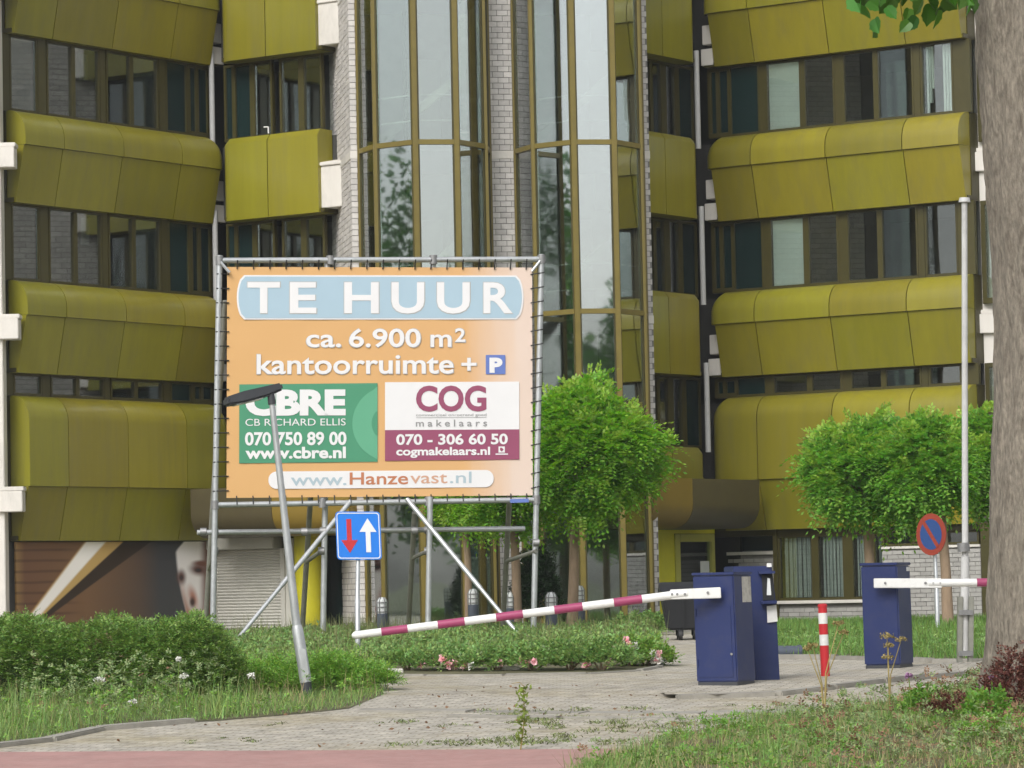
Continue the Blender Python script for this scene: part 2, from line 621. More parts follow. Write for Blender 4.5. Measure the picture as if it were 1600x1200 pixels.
def scatter(poly, n):
    poly = np.array([p[:2] for p in poly])
    lo, hi = poly.min(0), poly.max(0)
    x, y = [], []
    tot = 0
    while tot < n:
        a = RNG.uniform(lo[0], hi[0], n * 2)
        b = RNG.uniform(lo[1], hi[1], n * 2)
        k = in_poly(a, b, poly)
        x.append(a[k])
        y.append(b[k])
        tot += k.sum()
    return np.concatenate(x)[:n], np.concatenate(y)[:n]


# ------------------------------------------------------------------ ground
def sheet(name, poly, off, m, **k):
    """polygon draped over the terrain, cut at the terrain rows"""
    bm = bmesh.new()
    vs = [bm.verts.new((p[0], p[1], 0)) for p in poly]
    bm.faces.new(vs)
    ys = [p[1] for p in poly]
    for r_ in GY[1:-1]:
        if min(ys) < r_ < max(ys):
            bmesh.ops.bisect_plane(bm, geom=bm.verts[:] + bm.edges[:] + bm.faces[:], plane_co=(0, r_, 0), plane_no=(0, 1, 0))
    bmesh.ops.triangulate(bm, faces=bm.faces)
    bmesh.ops.recalc_face_normals(bm, faces=bm.faces)
    for v in bm.verts:
        v.co.z = g(v.co.y) + off
    if bm.faces[:] and bm.faces[:][0].normal.z < 0:
        bmesh.ops.reverse_faces(bm, faces=bm.faces)
    me = bpy.data.meshes.new(name)
    bm.to_mesh(me)
    bm.free()
    me.materials.append(m)
    return link(name, me, **k)


sheet('ground', [(-3000, -3000), (3000, -3000), (3000, 3000), (-3000, 3000)], 0, TERR, kind='structure')
sheet('pavement', [(-40, 29.0), (40, 29.0), (40, 72.5), (-40, 72.5)], 0.004, MATS['paving'], kind='structure')
pr0, pr1 = G(0, 1177), G(1000, 1172)
slope = (pr1[1] - pr0[1]) / (pr1[0] - pr0[0])
yl = lambda x: pr0[1] + slope * (x - pr0[0])
sheet('bike_path', [(-40, yl(-40) - 4), (40, yl(40) - 4), (40, yl(40)), (-40, yl(-40))], 0.012, REDPATH, kind='structure')

# planted areas (polygons on the ground)
verge_left = [G(*q) for q in [(-60, 1172), (60, 1160), (130, 1143), (215, 1131), (330, 1128), (470, 1116), (545, 1108), (600, 1085), (585, 1057)]]
verge_left = [p[:2] for p in verge_left] + [(-1.9, 46.0), (-14, 46.0), (-14, yl(-14) + 0.15)]
verge_right = [G(*q)[:2] for q in [(890, 1215), (950, 1188), (1010, 1165), (1080, 1145), (1230, 1128), (1330, 1110), (1450, 1090), (1530, 1072), (1640, 1062)]] + [(9, 25.2), (0.55, 25.2)]
sheet('verge_soil', verge_left, 0.009, VERGE, kind='structure')
sheet('verge_ground', verge_right, 0.018, VERGE, kind='structure')
rose_poly = [G(*q)[:2] for q in [(560, 1054), (700, 1055), (860, 1054), (980, 1050), (1028, 1042), (1035, 1022), (1030, 1003)]] + [(2.0, 66.0), (-8, 66.0), (-11, 46.0), (-1.9, 45.8)]
sheet('flower_bed_soil', rose_poly, 0.010, VERGE, kind='structure')
lawn_poly = [G(*q)[:2] for q in [(1185, 1030), (1260, 1030), (1345, 1030), (1440, 1036), (1600, 1034)]] + [(14, 46), (14, 69.0), (8.6, 74.2), (5.4, 76.6), (4.3, 70)]
sheet('lawn_soil', lawn_poly, 0.03, VERGE, kind='structure')


def kerb_run(name, pts, w, h, stone=0.98, label=None, top=None):
    """row of concrete kerb stones along a ground line"""
    root = bpy.data.objects.new(name, None)
    COL.objects.link(root)
    root['kind'] = 'structure'
    root['label'] = label or 'row of grey concrete kerb stones'
    WORLD[root] = (0, 0, 0)
    pts = [np.array(p[:2], float) for p in pts]
    seg = [np.linalg.norm(b - a) for a, b in zip(pts[:-1], pts[1:])]
    tot = sum(seg)

    def at(s_):
        s_ = min(max(s_, 0), tot - 1e-6)
        for a, b, l in zip(pts[:-1], pts[1:], seg):
            if s_ <= l:
                return a + (b - a) * s_ / l, (b - a) / l
            s_ -= l
    n = max(1, int(tot / stone))
    for i in range(n):
        a, _ = at(i * tot / n + 0.008)
        b, _ = at((i + 1) * tot / n - 0.008)
        d = (b - a) / np.linalg.norm(b - a)
        q = np.array([-d[1], d[0]]) * w / 2
        c = [a - q, b - q, b + q, a + q]
        j = random.uniform(-0.008, 0.008)
        mb = MB().box8([(p[0], p[1], g(p[1]) - 0.1) for p in c] + [(p[0], p[1], g(p[1]) + h + j) for p in c])
        obj('kerb_stone', mb, KERB, root, bevel=0.012)
    return root


kerb_run('bed_kerb', [G(*q) for q in [(560, 1056), (700, 1057), (860, 1056), (980, 1052), (1030, 1044), (1038, 1022)]], 0.10, 0.028)
kerb_run('verge_kerb', [G(*q) for q in [(-70, 1176), (60, 1163), (130, 1146), (215, 1133), (300, 1130)]], 0.14, 0.05)
kerb_run('crossing_kerb', [G(*q) for q in [(560, 1112), (800, 1113), (1050, 1116), (1300, 1112)]], 0.30, 0.018)
kerb_run('crossing_edge', [G(*q) for q in [(700, 1121), (1000, 1125), (1260, 1124)]], 0.12, 0.020)
kerb_run('lawn_kerb', [G(*q) for q in [(1185, 1031), (1260, 1031), (1345, 1031), (1440, 1037), (1600, 1036)]], 0.12, 0.06)
isl = [G(*q)[:2] for q in [(1040, 1092), (1120, 1092), (1230, 1086), (1330, 1072), (1450, 1060), (1540, 1052), (1660, 1040), (1640, 1030), (1520, 1040), (1330, 1050), (1200, 1062), (1085, 1072), (1030, 1084)]]
sheet('barrier_island', isl, 0.045, MATS['paving'], kind='structure')
kerb_run('island_kerb', [G(*q) for q in [(1056, 1093), (1120, 1093), (1230, 1087), (1330, 1073), (1450, 1061), (1540, 1053), (1660, 1041)]], 0.14, 0.055)


# ------------------------------------------------------------------ the office building
BLD = thing('office_building', 'olive green metal clad office block with glazed brick stair tower in its inner corner', 'building', (0, 77, 0.5))


def frame(O, du, n):
    O, du, n = np.array(O, float)[:2], np.array(du, float)[:2], np.array(n, float)[:2]

    def F(u, v, z):
        q = O + u * du + v * n
        return np.array([q[0], q[1], z])
    F.O, F.d, F.n = O, du, n

    def at(px, py, v=0.0):
        o = O + v * n
        h = hit(px, py, np.array([o[0], o[1], 0]), np.array([n[0], n[1], 0]))
        return float((h[:2] - O) @ du), float(h[2])
    F.at = at
    return F


sa, ca = math.sin(WA), math.cos(WA)
OA = P(40, 225, 71.3)
OD = P(1497, 225, 74.5377)
FA = frame(OA, (sa, ca), (ca, -sa))          # left wing, u runs away from the viewer
FD = frame(OD, (-ca, sa), (-sa, -ca))        # right wing, u runs away from the viewer
FB = frame((-5.0, 75.3), (ca, -sa), (-sa, -ca))   # inner left face, parallel to the right wing
FC = frame((3.59, 76.8), (sa, ca), (ca, -sa))     # inner right face, parallel to the left wing
ST = 3.432
LV = [3.70 + ST * k for k in range(5)]
TOPK = [LV[0] + 1.83] + [l + 0.72 for l in LV[1:]]
SKB = [LV[0] - 1.09] + [l - 1.15 for l in LV[1:]]


def cap_prof(k):
    L, T = LV[k], TOPK[k]
    pr = [(-0.52, L), (-0.52, T)]
    n = 9
    hgt = 0.52
    for i in range(n + 1):
        t = math.pi / 2 * i / n
        pr.append((-0.46 + 0.46 * math.sin(t), T - hgt + hgt * math.cos(t)))
    pr.append((0.0, L))
    return pr


def skirt_prof(k):
    L = LV[k]
    return [(-0.52, L - 0.006), (-0.045, L - 0.006), (-0.29, SKB[k]), (-0.52, SKB[k])]


def round_end(F, prof, ue, sgn=1, rad=0.34, n=7, start=None):
    """panel end swept round a vertical corner"""
    mb = MB()
    rings = []
    if start is not None:
        rings.append([F(start, v, z) for v, z in prof])
    for i in range(n + 1):
        t = math.pi / 2 * i / n
        ring = []
        for v, z in prof:
            r_ = max(rad + v, 0.015)
            ring.append(F(ue - sgn * rad + sgn * r_ * math.sin(t), -rad + r_ * math.cos(t) if v > -rad else v * (1 - 0.0), z))
        rings.append(ring)
    m = len(prof)
    n = len(rings) - 1
    vs = [q for r_ in rings for q in r_]
    fs = [(i * m + j, i * m + (j + 1) % m, (i + 1) * m + (j + 1) % m, (i + 1) * m + j) for i in range(n) for j in range(m)]
    fs += [tuple(range(m)), tuple(range(n * m, n * m + m))[::-1]]
    return mb.raw(vs, fs)


GAP = 0.011
UE = 6.33


def wing(F, seams):
    for k in range(5):
        for prof, nm in ((cap_prof(k), 'cap_panel'), (skirt_prof(k), 'skirt_panel')):
            ed = [0.0] + seams
            for a, b in zip(ed[:-1], ed[1:]):
                obj(nm, MB().prism(F, prof, a + GAP * (a > 0), b - GAP), OLIVE, BLD)
            if nm == 'cap_panel':
                obj('cap_panel', round_end(F, prof, UE, 1, 0.30, 7, seams[-1] + GAP), OLIVE, BLD)
            else:
                obj('skirt_panel', MB().prism(F, prof, seams[-1] + GAP, UE - 0.20), OLIVE, BLD)
        # dark soffit above each window band and spandrel slab behind the panels
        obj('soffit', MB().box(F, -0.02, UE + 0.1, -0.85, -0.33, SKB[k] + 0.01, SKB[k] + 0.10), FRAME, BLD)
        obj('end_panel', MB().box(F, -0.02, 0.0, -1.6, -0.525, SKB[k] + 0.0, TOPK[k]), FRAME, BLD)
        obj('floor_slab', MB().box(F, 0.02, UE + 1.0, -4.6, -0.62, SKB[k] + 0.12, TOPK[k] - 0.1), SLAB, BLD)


wing(FA, [1.15, 2.97, 4.83])
wing(FD, [1.34, 3.22, 5.10])


def glazed(F, v, z0, z1, panes, name='window', fr=0.05, fmat=FRAME, depth=0.10, gmat=GLASS, handle=False):
    """one window: frame with mullions, glass panes and what hangs behind them. panes: [(u0,u1,kind)] edge to edge"""
    panes = [(min(a, b), max(a, b), k) for a, b, k in panes]
    panes.sort()
    mb = MB()
    lo, hi = panes[0][0], panes[-1][1]
    mb.box(F, lo - fr, hi + fr, v - depth, v, z0, z0 + fr * 1.2)
    mb.box(F, lo - fr, hi + fr, v - depth, v, z1 - fr, z1)
    ed = [lo] + [((a[1] + b[0]) / 2) for a, b in zip(panes[:-1], panes[1:])] + [hi]
    for i, e in enumerate(ed):
        if i == 0:
            a, b = lo - fr, lo
        elif i == len(ed) - 1:
            a, b = hi, hi + fr
        else:
            a, b = panes[i - 1][1], panes[i][0]
        mb.box(F, a, b, v - depth, v, z0 + fr * 1.2, z1 - fr)
    w = obj(name, mb, fmat, BLD, bevel=0.006)
    for a, b, kind in panes:
        if kind == 'green':
            obj('pane', MB().box(F, a, b, v - 0.056, v - 0.044, z0 + fr * 1.2, z1 - fr), GREENP, w, smooth=False)
            continue
        obj('pane', MB().box(F, a, b, v - 0.056, v - 0.044, z0 + fr * 1.2, z1 - fr), gmat, w, smooth=False)
        if kind == 'blind':
            obj('blind', MB().box(F, a + 0.02, b - 0.02, v - 0.085, v - 0.07, z0 + 0.07, z1 - 0.06), BLIND, w)
        if kind == 'half':
            obj('blind', MB().box(F, a + (b - a) * 0.62, b - 0.02, v - 0.30, v - 0.28, z0 + (z1 - z0) * 0.58, z1 - 0.1), BLIND, w)
        if kind == 'curtain':
            mb = MB()
            n = 14
            for i in range(n):
                s0, s1 = a + (b - a) * i / n, a + (b - a) * (i + 0.55) / n
                mb.box(F, s0, s1, v - 0.17 - 0.04 * (i % 3), v - 0.15 - 0.03 * (i % 2), z0 + 0.07, z1 - 0.06)
            obj('curtain', mb, CURT, w)
        if kind == 'sidecurtain':
            mb = MB()
            for i in range(4):
                s0 = a + (b - a) * (0.02 + 0.10 * i)
                mb.box(F, s0, s0 + (b - a) * 0.075, v - 0.2 - 0.03 * (i % 2), v - 0.16, z0 + 0.08, z1 - 0.06)
            for i in range(3):
                s0 = b - (b - a) * (0.10 + 0.09 * i)
                mb.box(F, s0, s0 + (b - a) * 0.07, v - 0.2 - 0.03 * (i % 2), v - 0.16, z0 + 0.3 * i, z1 - 0.06)
            obj('curtain', mb, BLIND, w)
    return w


WV = -0.46


def uA(px):
    return FA.at(px, 105 + 0.16 * px, WV)[0]


def uD(px):
    return FD.at(px, 185 - (px - 1130) * 0.194, WV)[0]


for k in range(4):
    z0, z1 = TOPK[k] + 0.0, SKB[k + 1] - 0.0
    kA = {1: ('', 'half', '', 'blind'), 2: ('blind', 'half', '', 'blind')}.get(k, ('', '', 'half', ''))
    glazed(FA, WV, z0, z1, [(uA(18), uA(57), kA[0])])
    glazed(FA, WV, z0, z1, [(uA(76), uA(112), ''), (uA(118), uA(154), kA[1])])
    glazed(FA, WV, z0, z1, [(uA(169), uA(203), kA[2]), (uA(209), uA(246), kA[3])])
    glazed(FA, WV, z0, z1, [(uA(262), uA(291), 'green')])
    glazed(FA, WV, z0, z1, [(uA(298), uA(306), 'green'), (uA(311), uA(324), 'green')], fr=0.09)
    kD = {1: ('', '', '', '', 'blind'), 2: ('sidecurtain', '', 'half', '', 'blind')}.get(k, ('', '', '', '', ''))
    glazed(FD, WV, z0, z1, [(uD(1441), uD(1486), kD[0])])
    glazed(FD, WV, z0, z1, [(uD(1372), uD(1424), ''), (uD(1319), uD(1364), '')])
    glazed(FD, WV, z0, z1, [(uD(1258), uD(1301), ''), (uD(1199), uD(1249), kD[4])])
    glazed(FD, WV, z0, z1, [(uD(1142), uD(1184), 'green')])
    glazed(FD, WV, z0, z1, [(uD(1112), uD(1119), 'green'), (uD(1125), uD(1137), 'green')], fr=0.09)
    # frame filler behind the windows closes the gaps between them
    for F, us in ((FA, [uA(x) for x in (4, 15, 62, 71, 159, 164, 251, 258, 294, 327)]), (FD, [uD(x) for x in (1513, 1491, 1435, 1429, 1314, 1306, 1194, 1188, 1140, 1108)])):
        for a, b in ((0, 1), (2, 3), (4, 5), (6, 7)):
            lo, hi = sorted((us[a], us[b]))
            obj('window_post', MB().box(F, lo - 0.03, hi + 0.03, WV - 0.12, WV - 0.012, z0, z1), FRAME, BLD)

# end returns of both wings: narrow windows beyond the cap ends
for F in (FA, FD):
    for k in range(4):
        z0, z1 = TOPK[k] - 0.62, SKB[k + 1]
        glazed(F, -0.75, z0, z1, [(-0.62, -0.18, '')], fr=0.10)
    obj('end_wall', MB().box(F, -0.9, -0.02, -4.6, -4.4, 0.4, 19), DARKIN, BLD)

# inner faces B and C
OBJ_TOP = FB.at(420, 209)[1]
ub = lambda px, py=270: FB.at(px, py)[0]
uc = lambda px, py=270: FC.at(px, py)[0]


def flat_prof(z0, z1):
    return [(-0.5, z0), (-0.5, z1), (-0.10, z1), (-0.02, z1 - 0.10), (0, z1 - 0.14), (0, z0)]


bL, bM, bR = ub(350) - 0.15, ub(418), ub(497)
cL, cM, cR = uc(1002), uc(1040), uc(1091) + 0.15
for k in range(5):
    zb, zt = SKB[k], LV[k] + (OBJ_TOP - LV[2])
    if k == 0:
        zb, zt = LV[0] - 0.02, LV[0] + 0.72
    pf = flat_prof(zb, zt)
    obj('parapet_panel', MB().prism(FB, pf, bM + GAP, bR), OLIVE, BLD)
    obj('parapet_panel', round_end(FB, pf, bL, -1, start=bM - GAP), OLIVE, BLD)
    obj('parapet_panel', MB().prism(FC, pf, cL, cM - GAP), OLIVE, BLD)
    obj('parapet_panel', round_end(FC, pf, cR, 1, start=cM + GAP), OLIVE, BLD)
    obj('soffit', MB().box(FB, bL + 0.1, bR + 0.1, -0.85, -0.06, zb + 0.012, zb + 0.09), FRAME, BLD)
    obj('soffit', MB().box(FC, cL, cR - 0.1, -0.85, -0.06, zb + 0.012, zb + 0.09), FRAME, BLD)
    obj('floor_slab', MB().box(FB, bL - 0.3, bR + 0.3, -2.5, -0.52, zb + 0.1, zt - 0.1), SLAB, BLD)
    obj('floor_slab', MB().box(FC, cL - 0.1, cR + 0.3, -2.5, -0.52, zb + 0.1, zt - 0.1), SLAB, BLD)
    if k < 4:
        z0, z1 = zt, SKB[k + 1]
        yb = 160
        ubw = lambda px: FB.at(px, yb, WV)[0]
        w_ = glazed(FB, WV, z0, z1, [(ubw(353), ubw(362), 'green'), (ubw(368), ubw(390), 'green'), (ubw(398), ubw(422), '')], fr=0.06)
        glazed(FB, WV, z0, z1, [(ubw(440), ubw(466), ''), (ubw(475), ubw(500), '')], fr=0.06)
        if k == 2:
            h0 = FB(ubw(420), WV + 0.03, z0 + 0.22)
            obj('window_handle', MB().tube(h0, h0 + np.array([0, 0, -0.14]), 0.018).tube(h0, h0 + np.array([-0.10, 0.03, 0]), 0.014), WHITE, w_)
        ucw = lambda px: FC.at(px, yb, WV)[0]
        glazed(FC, WV, z0, z1, [(ucw(1008), ucw(1016), 'green'), (ucw(1021), ucw(1033), ''), (ucw(1042), ucw(1055), ''), (ucw(1062), ucw(1082), 'green')], fr=0.06)
        # corner posts, downpipes and white beam ends
    for F, ue in ((FA, UE), (FD, UE)):
        c = F(ue + 0.10, -0.62, 0)
        if k < 4:
            c = P(333.5 + 1.5 * (2 - k), 300, 76.55) if F is FA else P(1093 + 2.0 * (2 - k), 300, 77.9)
            mb = MB().tube((c[0], c[1], TOPK[k] - (0.3 if k else 1.2)), (c[0], c[1], SKB[k + 1] + 0.3), 0.06, n=12)
            obj('downpipe', mb, PIPE, BLD)
        mb = MB().box(F, ue - 0.15, ue + (0.28 if F is FA else 0.16), -0.56, -0.30, SKB[k] + 0.05, SKB[k] + 0.42)
        obj('beam_end', mb, WCONC, BLD, bevel=0.01)
        mb = MB().box(F, ue - 0.10, ue + (0.26 if F is FA else 0.14), -0.62, -0.34, SKB[k] + 0.52, SKB[k] + 0.95)
        obj('beam_end', mb, WCONC, BLD, bevel=0.01)

# white end columns with bracket beams
for side, F in ((0, FA), (1, FD)):
    if side == 0:
        x0, x1 = P(-60, 600, 71.0)[0], P(6, 600, 71.0)[0]
        Y0 = 70.9
    else:
        x0, x1 = P(1532.5, 400, 75.3)[0], P(1582, 400, 75.3)[0]
        Y0 = 75.2
    W = lambda u, v, z: np.array([u, Y0 - v, z])
    obj('end_column', MB().box(W, x0, x1, -0.5, 0, 0.3, 19), WCONC, BLD, bevel=0.015)
    for k in range(5):
        zt = LV[k] - 0.06
        if side == 0:
            a, b = x0 - 0.2, P(24 + 3 * (2 - k), 240, 71.0)[0]
        else:
            a, b = P(1506 + 6 * (2 - k), 240, 75.1)[0], x1 + 0.3
        mb = MB().box(W, a, b, -0.35, 0.10, zt - 0.46, zt - 0.05).box(W, a - 0.03, b + 0.02, -0.38, 0.05, zt - 0.046, zt + 0.04)
        obj('bracket_beam', mb, WCONC, BLD, bevel=0.012)

# dark rooms behind the glass
for F in (FA, FD):
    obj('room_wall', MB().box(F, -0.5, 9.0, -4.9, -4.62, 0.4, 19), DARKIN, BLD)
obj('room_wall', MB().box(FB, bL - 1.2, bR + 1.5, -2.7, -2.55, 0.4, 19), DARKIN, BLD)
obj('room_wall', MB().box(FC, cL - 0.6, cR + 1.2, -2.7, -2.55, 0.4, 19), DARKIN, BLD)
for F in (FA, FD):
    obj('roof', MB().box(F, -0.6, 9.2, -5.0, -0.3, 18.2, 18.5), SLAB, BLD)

for F in (FA, FD):
    obj('corner_wall', MB().box(F, UE - 0.3, UE + 1.9, -0.80, -0.70, 0.4, 18.2), CORNERM, BLD)
# ---- brick and glass stair tower
TH = math.pi / 4 - WA
FT0 = frame((-0.1, 73.25), (math.cos(TH), math.sin(TH)), (math.sin(TH), -math.cos(TH)))
tu = lambda px: FT0.at(px, 236)[0]
t0 = tu(548)
FT = frame(FT0(t0, 0, 0), FT0.d, FT0.n)
tu = lambda px: FT.at(px, 236)[0]
pL = (0.0, tu(562))
pM = (tu(763.5), tu(806))
pR = (tu(1002.5), tu(1015))
BH = 0.1165
ZB0 = 0.45
bands = [10.38 + ST * k for k in (-2, -1, 0, 1)]


def brick_mesh(w, d, h):
    return MB().box8([(-w / 2, -d / 2, -h / 2), (w / 2, -d / 2, -h / 2), (w / 2, d / 2, -h / 2), (-w / 2, d / 2, -h / 2),
                      (-w / 2, -d / 2, h / 2), (w / 2, -d / 2, h / 2), (w / 2, d / 2, h / 2), (-w / 2, d / 2, h / 2)]).mesh('brick', BRICK, smooth=False)


def brick_wall(F, u0, u1, v, z0, z1, bl=0.262, bh=BH, parent=None, objs=False, zr=None, depth=0.3, name='brick_pier', joint=0.012, vj=0.004):
    """mortar core with proud bricks; objs: bricks inside zr are objects, the rest one joined part"""
    if parent is None:
        parent = obj(name, MB().box(F, u0 + 0.004, u1 - 0.004, v - depth, v - 0.018, z0, z1), MORTAR, BLD)
    rest = MB()
    shared = {}
    ang = math.atan2(F.d[1], F.d[0])
    n = int((z1 - z0) / bh)
    for c in range(n):
        zc = z0 + (c + 0.5) * bh
        band = any(abs(zc - b_) < bh * 0.75 for b_ in bands) and name == 'brick_pier'
        off = -(bl / 2 if c % 2 else 0)
        x = u0 + off
        while x < u1 - 0.02:
            a, b = max(x, u0), min(x + bl, u1)
            x += bl
            w = b - a - joint
            if w < 0.035:
                continue
            dv = random.uniform(-vj, vj)
            if objs and zr[0] <= zc <= zr[1]:
                key = round(w, 3)
                if key not in shared:
                    shared[key] = brick_mesh(w, 0.10, bh - joint)
                o = bpy.data.objects.new('brick', shared[key])
                COL.objects.link(o)
                p = F((a + b) / 2, v - 0.05 + dv, zc)
                o.location = p
                o.rotation_euler = (0, 0, ang)
                o.parent = parent
            else:
                rest.box(F, a + joint / 2, b - joint / 2, v - 0.10, v + dv, zc - bh / 2 + joint / 2, zc + bh / 2 - joint / 2)
    if rest.v:
        o = obj('brickwork', rest, BRICKG if name == 'brick_wall' else BRICKI, parent, smooth=False, recalc=True, kind='stuff')
    return parent


ZT = 18.5
mid = brick_wall(FT, pM[0], pM[1], 0, ZB0, ZT, bl=(pM[1] - pM[0]) / 2.5 + 0.0, objs=True, zr=(7.6, 14.0), depth=0.5)
rgt = brick_wall(FT, pR[0], pR[1], 0, ZB0, ZT, bl=0.26, objs=True, zr=(0.9, 13.9), depth=0.4)
lft = brick_wall(FT, pL[0], pL[1], 0, ZB0, ZT, bl=0.26, depth=0.4)
FTS = frame(FT(0, 0, 0), -FT.n, -FT.d)          # left flank of the tower, runs back from the left pier
brick_wall(FTS, 0.0, 3.4, 0, ZB0, ZT, bl=0.262, parent=obj('brick_flank', MB().box(FTS, 0.03, 3.4, -0.25, -0.018, ZB0, ZT), MORTAR, BLD))
FTR = frame(FT(pR[1], 0, 0), -FT.n, FT.d)
brick_wall(FTR, 0.42, 3.4, -0.002, ZB0, ZT, bl=0.262, parent=obj('brick_flank', MB().box(FTR, 0.42, 3.4, -0.25, -0.018, ZB0, ZT), MORTAR, BLD))
# pale stone bands on the piers at each floor
for b_ in bands:
    for (a, b) in (pL, pM, pR):
        obj('stone_band', MB().box(FT, a - 0.006, b + 0.006, -0.12, 0.012, b_ - 0.085, b_ + 0.085), WCONC, BLD, bevel=0.006)
    obj('stone_band', MB().box(FTS, 0.0, 3.4, -0.1, 0.012, b_ - 0.085, b_ + 0.085), WCONC, BLD, bevel=0.006)

BAY = [(0.0, 0.0), (0.20, 0.86), (0.84, 1.60), (1.61, 1.60), (2.25, 0.86), (2.45, 0.0)]
TR = [10.44 + ST * k for k in (-3, -2, -1, 0, 1, 2)]


def seg_frame(F, p, q):
    a, b = F(p[0], p[1], 0)[:2], F(q[0], q[1], 0)[:2]
    d = b - a
    L = np.linalg.norm(d)
    d = d / L
    return frame(a, d, (d[1], -d[0])), L


def bay(F, u0, u1):
    sc = (u1 - u0) / 2.45
    pts = [(u0 + a * sc, b) for a, b in BAY]
    bayo = None
    mb = MB()
    for i, (a, b) in enumerate(pts):
        r_ = 0.055
        c = F(a, b, 0)
        # mullion: small square post turned to the bay
        mb.box(lambda u, v, z, c=c: np.array([c[0] + F.d[0] * u + F.n[0] * v, c[1] + F.d[1] * u + F.n[1] * v, z]), -r_, r_, -r_, r_, 0.4, ZT)
    bayo = obj('glass_bay', mb, FRAME2, BLD, bevel=0.01)
    for i in range(5):
        S, L = seg_frame(F, pts[i], pts[i + 1])
        e = 0.05
        for z in TR[1:]:
            obj('transom', MB().box(S, e, L - e, -0.05, 0.045, z - 0.05, z + 0.05), FRAME2, bayo)
        for j in range(len(TR) - 1):
            za, zb_ = max(TR[j], 0.45) + 0.05, TR[j + 1] - 0.05
            # slim inner casement frame
            obj('casement', MB().box(S, e, e + 0.035, -0.04, 0.03, za, zb_), FRAME, bayo)
            obj('casement', MB().box(S, L - e - 0.035, L - e, -0.04, 0.03, za, zb_), FRAME, bayo)
            obj('pane', MB().box(S, e + 0.04, L - e - 0.04, -0.012, 0.0, za, zb_), TGLASS, bayo, smooth=False)
        if 0 < i < 4:
            for z in TR[:-1]:
                for h in (0.46, 0.98):
                    if z > 3:
                        obj('handrail', MB().tube(S(0.02, -0.16, z + h), S(L - 0.02, -0.16, z + h), 0.016, n=6), WHITE, bayo)
    # floors inside the bay
    for z in TR[1:-1]:
        mbf = MB()
        pp = [F(a, b * 0.90, 0) for a, b in pts] + [F(u1, -2.6, 0), F(u0, -2.6, 0)]
        mbf.slab([(p[0], p[1], z - 0.16) for p in pp], (0, 0, 1), 0.14)
        obj('bay_floor', mbf, SLAB, bayo)


bay(FT, pL[1] + 0.0, pM[0])
bay(FT, pM[1], pR[0])
for k_, z in enumerate(TR[1:-1]):
    for (ua_, ub_) in ((pL[1] + 0.3, pM[0] - 0.3), (pM[1] + 0.3, pR[0] - 0.3)):
        um = (ua_ + ub_) / 2
        fl = MB()
        fl.box8([FT(ua_, -1.6, z), FT(ub_, -1.6, z + 1.7), FT(ub_, -0.7, z + 1.7), FT(ua_, -0.7, z), FT(ua_, -1.6, z + 0.22), FT(ub_, -1.6, z + 1.92), FT(ub_, -0.7, z + 1.92), FT(ua_, -0.7, z + 0.22)])
        obj('stair_flight', fl, TOWIN, BLD)
        obj('stair_post', MB().box(FT, um - 0.35, um - 0.27, -0.5, -0.42, z, z + ST - 0.2), FRAME, BLD)
        obj('wall_panel', MB().box(FT, um + 0.05, um + 0.75, -2.68, -2.6, z + 0.2, z + 2.3), BLIND, BLD)
obj('stair_wall', MB().box(FT, 0.2, pR[1] - 0.2, -2.9, -2.7, 0.4, ZT), TOWIN, BLD)
obj('stair_wall', MB().box(FT, (pM[0] + pM[1]) / 2 - 0.1, (pM[0] + pM[1]) / 2 + 0.1, -2.7, -0.5, 0.4, ZT), TOWIN, BLD)

# white concrete blocks between the inner face B and the tower
for k in range(1, 5):
    zt = LV[k] - 0.08
    a, b = ub(497) - 0.04, ub(497) + 0.62
    mb = MB().box(FB, a, b, -0.95, -0.10, zt - 0.98, zt - 0.10).prism(FB, [(-0.98, zt - 0.095), (-0.98, zt + 0.16), (-0.06, zt - 0.02), (-0.06, zt - 0.095)], a, b)
    obj('beam_block', mb, WCONC, BLD, bevel=0.012)

# ---- ground floor: canopies, walls, doors
def canopy_prof(z0, z1, dep, rad=0.5):
    pr = [(0, z1), (0, z0 + rad)]
    for i in range(1, 8):
        t = math.pi / 2 * i / 7
        pr.append((-rad + rad * math.cos(t), z0 + rad - rad * math.sin(t)))
    pr += [(-dep, z0), (-dep, z1)]
    return pr


CV = 1.30
e0, _ = FC.at(1022, 790, CV)
e1, _ = FC.at(1187, 790, CV)
e2, _ = FC.at(1083, 790, CV)
cp = canopy_prof(LV[0] - 1.06, LV[0] - 0.03, CV + 0.6)
FCC = frame(FC(0, CV, 0), FC.d, FC.n)
obj('canopy_panel', MB().prism(FCC, cp, e0, e2 - 0.006), OCHRE, BLD)
obj('canopy_panel', MB().prism(FCC, cp, e2 + 0.006, e1), CANOPY, BLD)
FBC = frame(FB(0, CV, 0), FB.d, FB.n)
f0, _ = FBC.at(298, 800)
f1, _ = FBC.at(545, 800)
f2 = f0 + (f1 - f0) * 0.52
obj('canopy_panel', MB().prism(FBC, cp, f0, f2 - 0.006), CANOPY, BLD)
obj('canopy_panel', MB().prism(FBC, cp, f2 + 0.006, f1), OCHRE, BLD)

